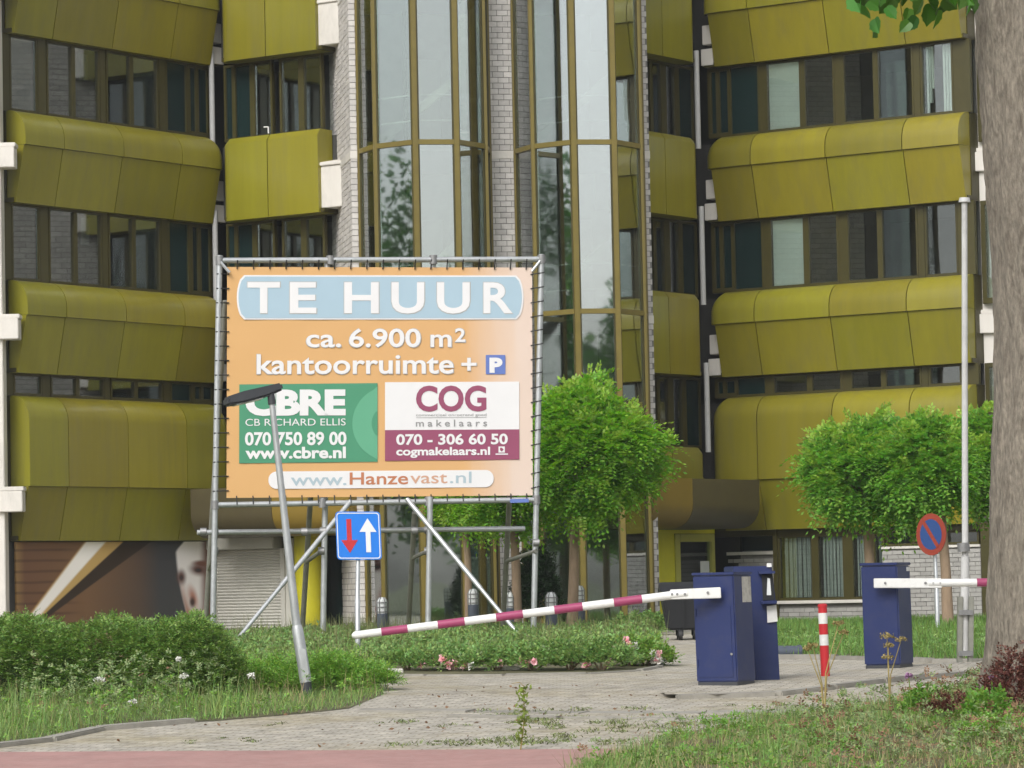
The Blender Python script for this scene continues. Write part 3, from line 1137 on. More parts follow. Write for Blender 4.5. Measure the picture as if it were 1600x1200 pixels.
# left wing ground floor wall, right wing ground floor brick walls and curtained windows
obj('base_wall', MB().box(FA, -0.6, UE + 0.6, -0.9, -0.62, 0.3, SKB[0] + 0.0), DARKIN, BLD)
GV = -0.45
gd = lambda px, py: FD.at(px, py, GV)
zsill = gd(1240, 940)[1]
zhead = gd(1240, 836)[1]
ztop = gd(1380, 858)[1]
u_a, u_b = gd(1533, 900)[0], gd(1379, 900)[0]
brick_wall(FD, u_a, u_b, GV, 0.35, ztop, bl=0.262, bh=0.0915, name='brick_wall')
obj('wall_coping', MB().box(FD, u_a, u_b, GV - 0.3, GV + 0.03, ztop, ztop + 0.05), WCONC, BLD)
u_c = gd(1214, 900)[0]
brick_wall(FD, u_b + 0.01, u_c, GV - 0.04, 0.35, zsill - 0.05, bl=0.262, bh=0.0915, name='brick_wall')
obj('window_sill', MB().box(FD, u_b + 0.01, u_c, GV - 0.34, GV + 0.05, zsill - 0.05, zsill + 0.02), WCONC, BLD, bevel=0.008)
u_d = gd(1128, 880)[0]
zb2 = gd(1170, 864)[1]
brick_wall(FD, u_c + 0.08, u_d, GV - 0.25, 0.35, zb2 - 0.04, bl=0.262, bh=0.0915, name='brick_wall')
obj('wall_coping', MB().box(FD, u_c + 0.08, u_d, GV - 0.5, GV - 0.20, zb2 - 0.04, zb2 + 0.03), WCONC, BLD)
obj('dark_glazing', MB().box(FD, u_c + 0.06, u_d + 0.2, GV - 0.45, GV - 0.42, zb2 + 0.05, SKB[0]), GREENP, BLD)
obj('window_post', MB().box(FD, u_c - 0.02, u_c + 0.08, GV - 0.3, GV + 0.01, 0.4, SKB[0]), FRAME, BLD)
gw = lambda px: gd(px, 885)[0]
glazed(FD, GV - 0.05, zsill + 0.02, zhead, [(gw(1217), gw(1266), 'curtain'), (gw(1277), gw(1315), 'curtain'), (gw(1331), gw(1360), 'curtain'), (gw(1366), gw(1377), 'curtain')])
glazed(FD, GV - 0.10, ztop + 0.05, zhead, [(gw(1386), gw(1420), ''), (gw(1428), gw(1470), ''), (gw(1478), gw(1524), '')])
obj('window_head', MB().box(FD, -0.4, u_d + 0.2, GV - 0.4, GV - 0.02, zhead, SKB[0] + 0.01), FRAME, BLD)
obj('corner_post', MB().box(FD, u_a - 0.22, u_a - 0.01, GV - 0.4, GV, 0.4, SKB[0]), FRAME, BLD)

# yellow door in the right recess (faces like C), with glass and a small white panel
DV = -0.35
dc = lambda px, py=870: FC.at(px, py, DV)
y0u, y1u, y2u, y3u = dc(1022)[0], dc(1054)[0], dc(1062)[0], dc(1116)[0]
zdt = dc(1080, 838)[1]
obj('yellow_wall', MB().box(FC, y0u - 0.6, y1u, DV - 0.2, DV, 0.4, SKB[0] + 0.2).box(FC, y1u, y3u + 0.05, DV - 0.2, DV - 0.004, zdt + 0.06, SKB[0] + 0.2), YELLOW, BLD)
door = obj('door', MB().box(FC, y1u, y2u, DV - 0.1, DV + 0.03, 0.4, zdt + 0.05).box(FC, y3u - 0.12, y3u, DV - 0.1, DV + 0.03, 0.4, zdt + 0.05).box(FC, y2u, y3u - 0.12, DV - 0.1, DV + 0.03, zdt - 0.12, zdt + 0.05).box(FC, y2u, y3u - 0.12, DV - 0.1, DV + 0.03, 0.4, 0.62), DOORF, BLD, bevel=0.008)
obj('pane', MB().box(FC, y2u, y3u - 0.12, DV - 0.05, DV - 0.035, 0.62, zdt - 0.12), GLASS, door, smooth=False)
nu, nz = dc(1104, 888)
obj('notice', MB().box(FC, nu - 0.2, nu + 0.16, DV - 0.034, DV - 0.03, nz - 0.16, nz + 0.16), BLIND, door)  # plain white panel on the door glass
obj('handle', MB().tube(FC(y2u - 0.02, DV + 0.05, 1.35), FC(y2u - 0.02, DV + 0.05, 1.5), 0.015), DGREY, door)

# roller shutter and yellow drum beside it in the left recess (faces like B)
SV = -0.20
sb = lambda px, py=900: FB.at(px, py, SV)
s0, s1 = sb(338)[0], sb(440)[0]
zs1 = sb(390, 858)[1]
shut = obj('roller_shutter', MB().box(FB, s0 - 0.10, s1 + 0.12, SV - 0.12, SV - 0.06, 0.4, zs1), SHUT, BLD)
for a_, b_ in ((s0 - 0.10, s0), (s1, s1 + 0.12)):
    obj('guide', MB().box(FB, a_, b_, SV - 0.055, SV + 0.05, 0.4, zs1), SHUT, shut, bevel=0.006)
obj('shutter_box', MB().box(FB, s0 - 0.4, s1 - 0.02, SV - 0.1, SV + 0.26, zs1, zs1 + 0.26), SHUT, shut, bevel=0.02)
ns = 30
for i in range(ns):
    a = 0.45 + (zs1 - 0.45) * i / ns
    b = 0.45 + (zs1 - 0.45) * (i + 1) / ns
    obj('slat', MB().prism(FB, [(SV - 0.05, a), (SV - 0.05, b - 0.004), (SV - 0.03, b - 0.004), (SV - 0.008, (a + b) / 2), (SV - 0.03, a)], s0, s1), SHUT, shut)
obj('door_jamb', MB().box(FB, s1 + 0.12, s1 + 0.34, SV - 0.12, SV + 0.02, 0.4, SKB[0]), SHUT, BLD, bevel=0.006)
obj('shutter_head', MB().box(FB, s0 - 0.5, s1 + 0.5, SV - 0.3, SV - 0.06, zs1, SKB[0] + 0.05), FRAME, BLD)
yc_ = FB(sb(487)[0], SV + 0.1, 0)
obj('yellow_drum', MB().lathe((yc_[0], yc_[1], 0.4), [(0.30, 0), (0.30, SKB[0] - 0.25)], 24), mat('mustard_yellow_paint', (0.46, 0.42, 0.012), 0.5, var=0.08), BLD)
obj('dark_glazing', MB().box(FB, s1 + 0.7, s1 + 2.0, -0.9, -0.86, 0.4, SKB[0] + 0.4), GREENP, BLD)
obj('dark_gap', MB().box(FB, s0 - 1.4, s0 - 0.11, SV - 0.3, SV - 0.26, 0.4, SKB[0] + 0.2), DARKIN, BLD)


# ------------------------------------------------------------------ mural on the left wing
def mural():
    m, nt, b = newmat('printed_advertising_mural')
    N, L = nt.nodes, nt.links
    b.inputs['Roughness'].default_value = 0.5
    uv = N.new('ShaderNodeUVMap')
    uv.uv_map = 'print'
    sp = N.new('ShaderNodeSeparateXYZ')
    L.new(uv.outputs[0], sp.inputs[0])

    def math_(op, a, b_=None, c=None):
        n = N.new('ShaderNodeMath')
        n.operation = op
        for i, q in enumerate((a, b_, c)):
            if q is None:
                continue
            if isinstance(q, (int, float)):
                n.inputs[i].default_value = q
            else:
                L.new(q, n.inputs[i])
        return n.outputs[0]
    S, T = sp.outputs[0], sp.outputs[1]
    rp = N.new('ShaderNodeValToRGB')
    for i in range(3):
        rp.color_ramp.elements.new(0.1 * (i + 1))
    for e, (p_, c) in zip(rp.color_ramp.elements, [(0.0, (0.30, 0.18, 0.07, 1)), (0.04, (0.16, 0.075, 0.038, 1)), (0.35, (0.20, 0.105, 0.05, 1)), (0.62, (0.11, 0.07, 0.05, 1)), (0.72, (0.055, 0.055, 0.06, 1))]):
        e.position = p_
        e.color = c
    L.new(S, rp.inputs[0])
    cur = rp.outputs[0]

    def mix(mask, col):
        nonlocal cur
        mx = N.new('ShaderNodeMixRGB')
        L.new(mask, mx.inputs[0])
        L.new(cur, mx.inputs[1])
        mx.inputs[2].default_value = (*col, 1)
        cur = mx.outputs[0]

    def smooth(x, a, b_):
        n = N.new('ShaderNodeMapRange')
        n.interpolation_type = 'SMOOTHSTEP'
        n.inputs[1].default_value = a
        n.inputs[2].default_value = b_
        L.new(x, n.inputs[0])
        return n.outputs[0]

    def blob(cx, cy, rx, ry, soft=0.35, rot=0.0):
        dx = math_('SUBTRACT', S, cx)
        dy = math_('SUBTRACT', T, cy)
        a = math_('ADD', math_('MULTIPLY', dx, math.cos(rot) / rx), math_('MULTIPLY', dy, math.sin(rot) / rx))
        c = math_('ADD', math_('MULTIPLY', dx, -math.sin(rot) / ry), math_('MULTIPLY', dy, math.cos(rot) / ry))
        d = math_('SQRT', math_('ADD', math_('MULTIPLY', a, a), math_('MULTIPLY', c, c)))
        return smooth(d, 1 + soft, 1 - soft)
    # diagonal beam: edges are lines s = s0 + k*t
    def band(sa_, ka, sb_, kb, soft):
        lo = smooth(math_('SUBTRACT', S, math_('MULTIPLY_ADD', T, ka, sa_)), -soft, soft)
        hi = smooth(math_('SUBTRACT', S, math_('MULTIPLY_ADD', T, kb, sb_)), soft, -soft)
        return math_('MULTIPLY', lo, hi)
    wv = N.new('ShaderNodeTexWave')
    wv.bands_direction = 'Y'
    wv.inputs['Scale'].default_value = 2.6
    wv.inputs['Distortion'].default_value = 1.2
    L.new(uv.outputs[0], wv.inputs['Vector'])
    mix(math_('MULTIPLY', smooth(wv.outputs['Fac'], 0.7, 1.0), math_('MULTIPLY', smooth(S, 0.35, 0.2), 0.5)), (0.05, 0.02, 0.01))
    mix(band(0.0, 0.34, 0.06, 0.48, 0.012), (0.58, 0.38, 0.13))
    mix(band(0.045, 0.49, 0.06, 0.62, 0.008), (0.035, 0.02, 0.012))
    mix(band(0.01, 0.335, 0.045, 0.40, 0.010), (1.0, 0.96, 0.90))
    # pale mask-like face at the right
    inv = math_('SUBTRACT', 1.0, T)
    edge = math_('ADD', math_('MULTIPLY_ADD', math_('MULTIPLY', inv, inv), 0.075, 0.808), math_('MULTIPLY', smooth(T, 0.86, 1.04), 0.05))
    face = smooth(math_('SUBTRACT', S, edge), -0.006, 0.012)
    mix(face, (0.90, 0.86, 0.84))
    mix(math_('MULTIPLY', face, math_('MULTIPLY', smooth(math_('SUBTRACT', S, edge), 0.05, 0.0), smooth(T, 0.75, 0.1))), (0.42, 0.17, 0.09))      # ruddy jaw line
    mix(math_('MULTIPLY', face, smooth(T, 0.26, 0.0)), (0.46, 0.17, 0.08))
    mix(math_('MULTIPLY', face, smooth(math_('ADD', S, math_('MULTIPLY', inv, 0.012)), 0.93, 0.985)), (0.15, 0.05, 0.025))   # hair
    mix(blob(0.95, 0.735, 0.045, 0.035, 0.6, -0.3), (0.20, 0.08, 0.05))   # brow
    mix(blob(0.932, 0.665, 0.042, 0.065, 0.7, 0.15), (0.14, 0.055, 0.04))
    mix(blob(0.930, 0.655, 0.017, 0.022, 0.6), (0.03, 0.02, 0.02))
    mix(blob(0.838, 0.575, 0.022, 0.080, 0.7), (0.13, 0.06, 0.05))
    mix(blob(0.838, 0.570, 0.009, 0.026, 0.6), (0.05, 0.03, 0.03))
    mix(blob(0.900, 0.33, 0.020, 0.11, 0.9, 0.1), (0.50, 0.22, 0.15))
    mix(blob(0.896, 0.275, 0.014, 0.055, 0.7), (0.06, 0.025, 0.02))
    mix(blob(0.915, 0.14, 0.032, 0.030, 0.5), (0.36, 0.06, 0.04))
    L.new(cur, b.inputs['Base Color'])
    V = -0.42
    u0, z1 = FA.at(25, 848, V)
    u1, _ = FA.at(329, 848, V)
    z0 = FA.at(200, 980, V)[1]
    z1 = SKB[0] - 0.02
    mb = MB()
    mb.box(FA, u0, u1, V - 0.05, V, z0, z1)
    me = mb.mesh('mural', m, recalc=True)
    ul = me.uv_layers.new(name='print')
    for p in me.polygons:
        for li in p.loop_indices:
            c = me.vertices[me.loops[li].vertex_index].co
            s_ = ((np.array(c)[:2] - FA.O) @ FA.d - u0) / (u1 - u0)
            ul.data[li].uv = (s_, (c.z - z0) / (z1 - z0))
    link('mural', me, label='brown advertising mural with white light beam and pale face under the left wing', cat='mural')


mural()


# ------------------------------------------------------------------ lettering
def text_mesh(s, bold=0.0, space=1.0):
    cu = bpy.data.curves.new('lettering', 'FONT')
    cu.body = s
    cu.size = 1.0
    cu.offset = bold
    cu.space_character = space
    cu.resolution_u = 4
    cu.fill_mode = 'FRONT'
    o = bpy.data.objects.new('lettering', cu)
    COL.objects.link(o)
    dg = bpy.context.evaluated_depsgraph_get()
    me = bpy.data.meshes.new_from_object(o.evaluated_get(dg))
    bpy.data.objects.remove(o, do_unlink=True)
    v = np.array([x.co[:] for x in me.vertices])
    f = [tuple(p.vertices) for p in me.polygons]
    bpy.data.meshes.remove(me)
    bpy.data.curves.remove(cu)
    return v, f


def letter(s, x0, x1, yt, yb, mapf, m, parent, bold=0.0, space=1.0, ref='H', name='lettering', lift=0.004):
    """lettering fitted between x0..x1 with cap height yt..yb in the panel's own layout units"""
    v, f = text_mesh(s, bold, space)
    rv, _ = text_mesh(ref, bold)
    h = rv[:, 1].max()
    sx = (x1 - x0) / (v[:, 0].max() - v[:, 0].min())
    sy = (yb - yt) / h
    pts = [mapf(x0 + (p[0] - v[:, 0].min()) * sx, yb - p[1] * sy, lift) for p in v]
    mb = MB()
    mb.raw(pts, f)
    return obj(name, mb, m, parent, smooth=False, recalc=False)


# ------------------------------------------------------------------ billboard on scaffold tubes
def billboard():
    bp = G(838, 1001)
    root = thing('billboard', 'large orange to let banner laced into a steel scaffold tube frame', 'billboard', (-1.9, 57.0, float(g(57))))
    YL, YR = 56.6, 57.7
    TL, TR_, BR, BL = P(343, 407, YL), P(846, 405, YR), P(838, 781, YR), P(336, 789, YL)
    rt = 0.047
    # posts to the ground
    def down(a, b, extra):
        d = (b - a) / (a[2] - b[2])
        t = b[2] - (g(b[1]) - 0.2) + extra
        return b + d * t
    for a, b in ((TL, BL), (TR_, BR)):
        d = (a - b) / np.linalg.norm(a - b)
        obj('post', MB().tube(a + d * 0.08, down(a, b, 0), rt, n=12), GALV, root)
    xm = lambda a, b, s: a + (b - a) * s
    for a, b in ((TL, TR_), (BL, BR)):
        obj('rail', MB().tube(a, b, rt * 0.95, n=12), GALV, root)
    # inner posts below the banner (front row)
    for px, pb in ((504, 1000), (668, 1000)):
        a = P(px + 4, 786, (YL + YR) / 2)
        b = P(px, pb, (YL + YR) / 2)
        b[2] = g(b[1]) - 0.1
        top = a + (a - b) / np.linalg.norm(a - b) * 0.1
        obj('post', MB().tube(top, b, rt, n=12), GALV, root)
    # inner posts behind the banner, seen only above and below it
    for s in (0.33, 0.66):
        obj('standard', MB().tube(xm(TL, TR_, s) + np.array([0, 0.06, 0.04]), xm(BL, BR, s) + np.array([0, 0.06, -0.05]), rt, n=10), GALV, root)
    # lower cross rail behind the posts
    lr0, lr1 = P(308, 832, 57.1), P(820, 826, 58.1)
    obj('cross_rail', MB().tube(lr0, lr1, rt * 0.9, n=12), GALV, root)
    # raking back struts
    for xt, yt_, xb, yb_, Ya, Yb in ((352, 470, 318, 985, 57.0, 59.2), (490, 700, 470, 990, 57.2, 59.0), (648, 800, 636, 985, 57.4, 59.4), (800, 700, 784, 985, 57.7, 59.9)):
        a, b = P(xt, yt_, Ya), P(xb, yb_, Yb)
        b[2] = g(b[1]) - 0.1
        obj('back_strut', MB().tube(a, b, rt * 0.95, n=10), GALVD, root)
        obj('spacer_tube', MB().tube(xm(a, b, (862 - yt_) / (yb_ - yt_)), P({352: 336, 490: 502, 648: 668, 800: 838}[xt], 861, 57.0 if xt < 600 else 57.6), rt * 0.75, n=8), GALVD, root)
    # front raking braces
    for xt, yt_, xb, yb_ in ((548, 783, 370, 1000), (636, 780, 824, 1008)):
        a = P(xt, yt_, 57.05)
        b = P(xb, yb_, 55.6)
        obj('brace', MB().path([a, xm(a, b, 0.62), xm(a, b, 0.621), xm(a, b, 1.02)], [rt * 0.85, rt * 0.85, rt * 0.7, rt * 0.7], 10), GALV, root)
    # couplers
    for q in (TL, TR_, BR, BL, xm(TL, TR_, 0.34), xm(TL, TR_, 0.66), xm(BL, BR, 0.66), xm(BL, BR, 0.33)):
        obj('coupler', MB().tube(q + np.array([0, 0, -0.07]), q + np.array([0, 0, 0.07]), rt * 1.35, n=12), CLAMP, root)
    for px, py in ((318, 831), (336, 831), (476, 831), (505, 830), (648, 829), (668, 828), (336, 861), (502, 861), (668, 861), (838, 848)):
        q = P(px, py, 56.75 if px < 600 else 57.5)
        obj('coupler', MB().tube(q + np.array([-0.05, 0, 0.0]), q + np.array([0.05, 0, 0.0]), rt * 1.4, n=10), CLAMP, root)
    # banner
    CX = [P(355, 417, YL + 0.02), P(831.5, 418, YR - 0.02), P(832.5, 774, YR - 0.02), P(354, 778, YL + 0.02)]
    nrm = np.cross(CX[1] - CX[0], CX[3] - CX[0])
    nrm /= np.linalg.norm(nrm)
    if nrm[1] > 0:
        nrm = -nrm

    def M(zx, zy, off=0.0):
        s, t = (zx - 75) / 1430.0, (zy - 82) / 1075.0
        top = CX[0] + (CX[1] - CX[0]) * s
        bot = CX[3] + (CX[2] - CX[3]) * s
        bulge = 0.0
        return top + (bot - top) * t + nrm * (off + bulge)
    bm_, nt, b = newmat('orange_banner_pale_right')
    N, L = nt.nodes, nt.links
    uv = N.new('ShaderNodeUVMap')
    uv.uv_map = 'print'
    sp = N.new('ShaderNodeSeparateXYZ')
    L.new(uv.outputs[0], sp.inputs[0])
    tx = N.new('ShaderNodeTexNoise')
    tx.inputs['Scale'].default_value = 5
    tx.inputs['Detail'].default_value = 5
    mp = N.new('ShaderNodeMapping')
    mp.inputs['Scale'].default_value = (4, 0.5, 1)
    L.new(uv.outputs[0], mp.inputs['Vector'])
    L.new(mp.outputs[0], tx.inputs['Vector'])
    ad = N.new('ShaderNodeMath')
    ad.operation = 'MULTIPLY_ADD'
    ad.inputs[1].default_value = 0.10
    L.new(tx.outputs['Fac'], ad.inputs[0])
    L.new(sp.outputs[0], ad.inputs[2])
    rp = N.new('ShaderNodeValToRGB')  # orange turns paler and pinker towards the right edge
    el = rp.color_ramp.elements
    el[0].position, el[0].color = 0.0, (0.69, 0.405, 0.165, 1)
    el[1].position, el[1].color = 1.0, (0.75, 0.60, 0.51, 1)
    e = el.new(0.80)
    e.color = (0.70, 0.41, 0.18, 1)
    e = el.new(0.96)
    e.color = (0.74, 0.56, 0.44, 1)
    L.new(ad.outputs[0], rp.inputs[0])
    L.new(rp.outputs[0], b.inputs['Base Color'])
    b.inputs['Roughness'].default_value = 0.45
    n = 24
    mb = MB()
    vs = [M(75 + 1430 * i / n, 82 + 1075 * j / n, 0.004 * math.sin(i * 1.1) * math.sin(j * 0.9) - 0.006) for j in range(n + 1) for i in range(n + 1)]
    fs = [(j * (n + 1) + i, (j + 1) * (n + 1) + i, (j + 1) * (n + 1) + i + 1, j * (n + 1) + i + 1) for j in range(n) for i in range(n)]
    back = [np.array(p) - nrm * 0.004 for p in vs]
    nv = len(vs)
    ring = [i for i in range(n + 1)] + [(j * (n + 1) + n) for j in range(1, n + 1)] + [n * (n + 1) + i for i in range(n - 1, -1, -1)] + [j * (n + 1) for j in range(n - 1, 0, -1)]
    fs2 = [tuple(nv + k for k in f[::-1]) for f in fs] + [(ring[i], ring[(i + 1) % len(ring)], nv + ring[(i + 1) % len(ring)], nv + ring[i]) for i in range(len(ring))]
    mb.raw(vs + back, fs + fs2)
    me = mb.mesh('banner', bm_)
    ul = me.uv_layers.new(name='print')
    co = np.array([v.co[:] for v in me.vertices])
    dS = CX[1] - CX[0]
    dT = CX[3] - CX[0]
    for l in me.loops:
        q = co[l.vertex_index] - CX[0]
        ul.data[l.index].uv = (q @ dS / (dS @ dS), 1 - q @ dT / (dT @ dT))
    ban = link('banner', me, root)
    # flat print
    def pm(nm, c, r_=0.45):
        return mat(nm, c, r_, var=0.03, scale=2)
    PALEB, PWHITE = pm('print_pale_blue', (0.40, 0.54, 0.64)), pm('print_white', (0.80, 0.79, 0.80))
    PGREEN, PGREEN2 = pm('print_green', (0.075, 0.295, 0.17)), pm('print_light_green', (0.125, 0.40, 0.245))
    PMAR, PGREY = pm('print_maroon', (0.31, 0.075, 0.145)), pm('print_grey', (0.30, 0.30, 0.30))
    PGRB, PORA, PLOG = pm('print_grey_blue', (0.42, 0.52, 0.58)), pm('print_brick_orange', (0.52, 0.20, 0.10)), pm('print_soft_orange', (0.62, 0.36, 0.25))
    PPB = pm('print_parking_blue', (0.13, 0.20, 0.52))
    SHADE = pm('print_letter_edge', (0.46, 0.46, 0.46))
    def shape(nm, pts, m, lift):
        mbs = MB()
        mbs.poly([M(x, y, lift) for x, y in pts])
        return obj(nm, mbs, m, ban, smooth=False, recalc=False)
    def rr(x0, y0, x1, y1, r_, n_=6):
        out = []
        for cx, cy, a0 in ((x1 - r_, y0 + r_, -90), (x1 - r_, y1 - r_, 0), (x0 + r_, y1 - r_, 90), (x0 + r_, y0 + r_, 180)):
            for i in range(n_ + 1):
                t = R(a0 + 90 * i / n_)
                out.append((cx + r_ * math.cos(t), cy + r_ * math.sin(t)))
        return out[::-1]
    def lozenge(x0, y0, x1, y1, bul, inset):
        pts = []
        xa, xb = x0 + bul, x1 - bul
        for i in range(11):
            t = i / 10
            pts.append((xb + bul * math.sin(math.pi * t) ** 0.5, y0 + (y1 - y0) * t))
        for i in range(11):
            t = 1 - i / 10
            pts.append((xa - bul * math.sin(math.pi * t) ** 0.5, y0 + (y1 - y0) * t))
        return pts[::-1]
    shape('title_border', lozenge(119, 120, 1463, 328, 34, 0), PWHITE, 0.006)
    shape('title_field', lozenge(127, 127, 1455, 321, 32, 0), PALEB, 0.010)
    for (ch, x0, x1) in (('T', 168, 318), ('E', 364, 487), ('H', 617, 778), ('U', 838, 992), ('U', 1052, 1207), ('R', 1272, 1410)):
        letter(ch, x0 - 3, x1 + 5, 150, 298, M, SHADE, ban, 0.022, name='letter_edge', lift=0.0125)
        letter(ch, x0, x1, 153, 294, M, PWHITE, ban, 0.022, lift=0.016)
    for w, x0, x1, yt, yb, bo in (('ca.', 440, 602, 372, 455, 0.016), ('6.900', 640, 975, 372, 455, 0.016), ('m', 1022, 1120, 372, 455, 0.016), ('2', 1138, 1186, 370, 432, 0.02),
                                 ('kantoorruimte', 212, 1130, 490, 580, 0.016), ('+', 1168, 1238, 498, 580, 0.02)):
        letter(w, x0 - 2, x1 + 4, yt - 2, yb + 3, M, SHADE, ban, bo, name='letter_edge', lift=0.006)
        letter(w, x0, x1, yt, yb, M, PWHITE, ban, bo, lift=0.010)
    shape('parking_field', rr(1283, 495, 1376, 586, 4), PPB, 0.006)
    letter('P', 1300, 1362, 508, 574, M, PWHITE, ban, 0.06, lift=0.010)
    shape('green_field', [(132, 630), (132, 997), (773, 994), (773, 626)], PGREEN, 0.006)
    arc = [(773, 640)] + [(830 - 175 * math.cos(t), 815 + 175 * math.sin(t)) for t in [R(-72 + 144 * i / 20) for i in range(21)] if 830 - 175 * math.cos(t) < 773] + [(773, 985)]
    shape('green_ring', arc, PGREEN2, 0.010)
    arc2 = [(773, 760)] + [(830 - 85 * math.cos(t), 815 + 85 * math.sin(t)) for t in [R(-48 + 96 * i / 16) for i in range(17)] if 830 - 85 * math.cos(t) < 773] + [(773, 870)]
    shape('green_disc', arc2, PGREEN, 0.013)
    letter('CBRE', 160, 624, 655, 768, M, PWHITE, ban, 0.055, lift=0.014)
    letter('CB RICHARD ELLIS', 160, 624, 791, 823, M, PWHITE, ban, 0.0, lift=0.014)
    letter('070 750 89 00', 158, 628, 853, 912, M, PWHITE, ban, 0.03, lift=0.014)
    letter('www.cbre.nl', 160, 625, 922, 974, M, PWHITE, ban, 0.035, lift=0.014)
    shape('white_field', [(808, 622), (808, 846), (1441, 846), (1441, 621)], PWHITE, 0.006)
    shape('maroon_field', [(808, 846), (808, 990), (1441, 988), (1441, 846)], PMAR, 0.0065)
    letter('COG', 953, 1285, 640, 755, M, PMAR, ban, 0.03, lift=0.012)
    letter('commercieel onroerend goed', 953, 1285, 770, 782, M, PGREY, ban, 0.0, lift=0.012)
    shape('fine_rule', [(953, 788), (953, 790), (1285, 790), (1285, 788)], PGREY, 0.012)
    letter('makelaars', 952, 1288, 799, 830, M, PGREY, ban, 0.01, 1.5, lift=0.012)
    letter('070 - 306 60 50', 860, 1386, 866, 914, M, PWHITE, ban, 0.03, lift=0.013)
    letter('cogmakelaars.nl', 860, 1302, 927, 964, M, PWHITE, ban, 0.03, lift=0.013)
    shape('emblem', [(1342, 926), (1342, 955), (1372, 955), (1372, 926)], PWHITE, 0.012)
    shape('emblem_mark', [(1349, 932), (1349, 944), (1357, 950), (1366, 941), (1358, 932)], PMAR, 0.015)
    shape('emblem_rule', [(1328, 959), (1328, 965), (1387, 965), (1387, 959)], PWHITE, 0.012)
    shape('address_field', rr(267, 1036, 1319, 1117, 38), PWHITE, 0.006)
    letter('www.', 370, 628, 1047, 1101, M, PGRB, ban, 0.012, lift=0.010)
    letter('Hanze', 643, 916, 1043, 1099, M, PORA, ban, 0.012, lift=0.010)
    letter('vast', 926, 1100, 1043, 1096, M, PLOG, ban, 0.006, lift=0.010)
    letter('.nl', 1112, 1214, 1043, 1096, M, PGRB, ban, 0.006, lift=0.010)
    # maker's sticker on the lower rail
    a, b_ = P(797, 783, 57.55), P(826, 782, 57.6)
    d = b_ - a
    stick = MB().box8([a + np.array([0, -0.06, -0.03]), b_ + np.array([0, -0.06, -0.03]), b_ + np.array([0, -0.05, -0.03]), a + np.array([0, -0.05, -0.03]),
                       a + np.array([0, -0.06, 0.03]), b_ + np.array([0, -0.06, 0.03]), b_ + np.array([0, -0.05, 0.03]), a + np.array([0, -0.05, 0.03])])
    obj('sticker', stick, PPB, root)
    # lacing
    def tie(p, q):
        obj('tie', MB().tube(p, q, 0.010, n=5), BLACK, root)
    for i in range(19):
        s = (i + 0.6) / 19
        z = 75 + 1430 * s
        tie(M(z, 92, 0.01), xm(TL, TR_, (355 + 477 * s - 343) / 503) + nrm * 0.05)
        tie(M(z, 1148, 0.01), xm(BL, BR, (354 + 478 * s - 336) / 502) + nrm * 0.05)
    for i in range(16):
        t = (i + 0.5) / 16
        z = 82 + 1075 * t
        tt = (417 + 360 * t - 407) / 380
        tie(M(84, z, 0.01), xm(TL, BL, tt) + np.array([-rt, 0, 0]) + nrm * 0.05)
        tie(M(1496, z, 0.01), xm(TR_, BR, tt) + np.array([rt, 0, 0]) + nrm * 0.05)
    for q, dx in ((TL, 1), (TR_, -1)):
        obj('corner_stay', MB().tube(q + np.array([dx * 0.02, -0.05, -0.03]), q + np.array([dx * 0.16, -0.05, -0.20]), 0.025, n=8), GALV, root)


billboard()


# ------------------------------------------------------------------ street furniture
def base_at(px, py):
    return G(px, py)


# leaning street lamp
def lamp():
    b = base_at(480, 1088)
    Y = b[1]
    root = thing('street_lamp', 'leaning grey steel street lamp with kinked pole and flat dark head', 'street lamp', b)
    p1, p2, p3 = P(465, 985, Y), P(463.5, 977, Y), P(424, 622, Y)
    p0 = P(481, 1096, Y)
    obj('lamp_base', MB().path([p0 - np.array([0, 0, 0.15]), P(478, 1066, Y)], [0.058, 0.057], 14), DGREY, root)
    obj('lower_pole', MB().path([P(478, 1066, Y), p1, p2], [0.062, 0.060, 0.050], 14), GALV, root)
    obj('pole', MB().path([p2, p3], [0.045, 0.030], 14), GALV, root)
    # hatch door on the lower pole
    d = (p1 - p0) / np.linalg.norm(p1 - p0)
    c = P(476, 1035, Y) + np.array([0.0, -0.062, 0])
    obj('hatch', MB().box8([c + d * s_ + np.array([x, y, 0]) for s_ in (-0.14, 0.14) for x, y in ((-0.03, 0), (0.03, 0), (0.03, 0.01), (-0.03, 0.01))]), GALV, root)
    a, e = P(355, 626, Y - 0.10), P(438, 608, Y + 0.1)
    ax = (e - a) / np.linalg.norm(e - a)
    up = np.array([-ax[2], 0, ax[0]])
    up /= np.linalg.norm(up)
    sd_ = np.cross(ax, up)
    L = np.linalg.norm(e - a)
    prof = [(-0.02, -0.055), (-0.02, 0.035), (0.3 * L, 0.055), (L, 0.058), (L + 0.005, -0.02), (0.7 * L, -0.05), (0.25 * L, -0.066)]
    mb = MB().slab([a + ax * x + up * y - sd_ * 0.11 for x, y in prof], sd_, 0.22)
    obj('lamp_head', mb, DGREY, root, bevel=0.02)
    mb = MB().slab([a + ax * x + up * y - sd_ * 0.09 for x, y in [(0.1 * L, -0.069), (0.1 * L, -0.055), (0.62 * L, -0.045), (0.62 * L, -0.063)]], sd_, 0.18)
    obj('lamp_lens', mb, LENS, root, bevel=0.01)
    obj('collar', MB().path([P(425, 632, Y), P(423, 612, Y)], [0.042, 0.036], 12), DGREY, root)


lamp()


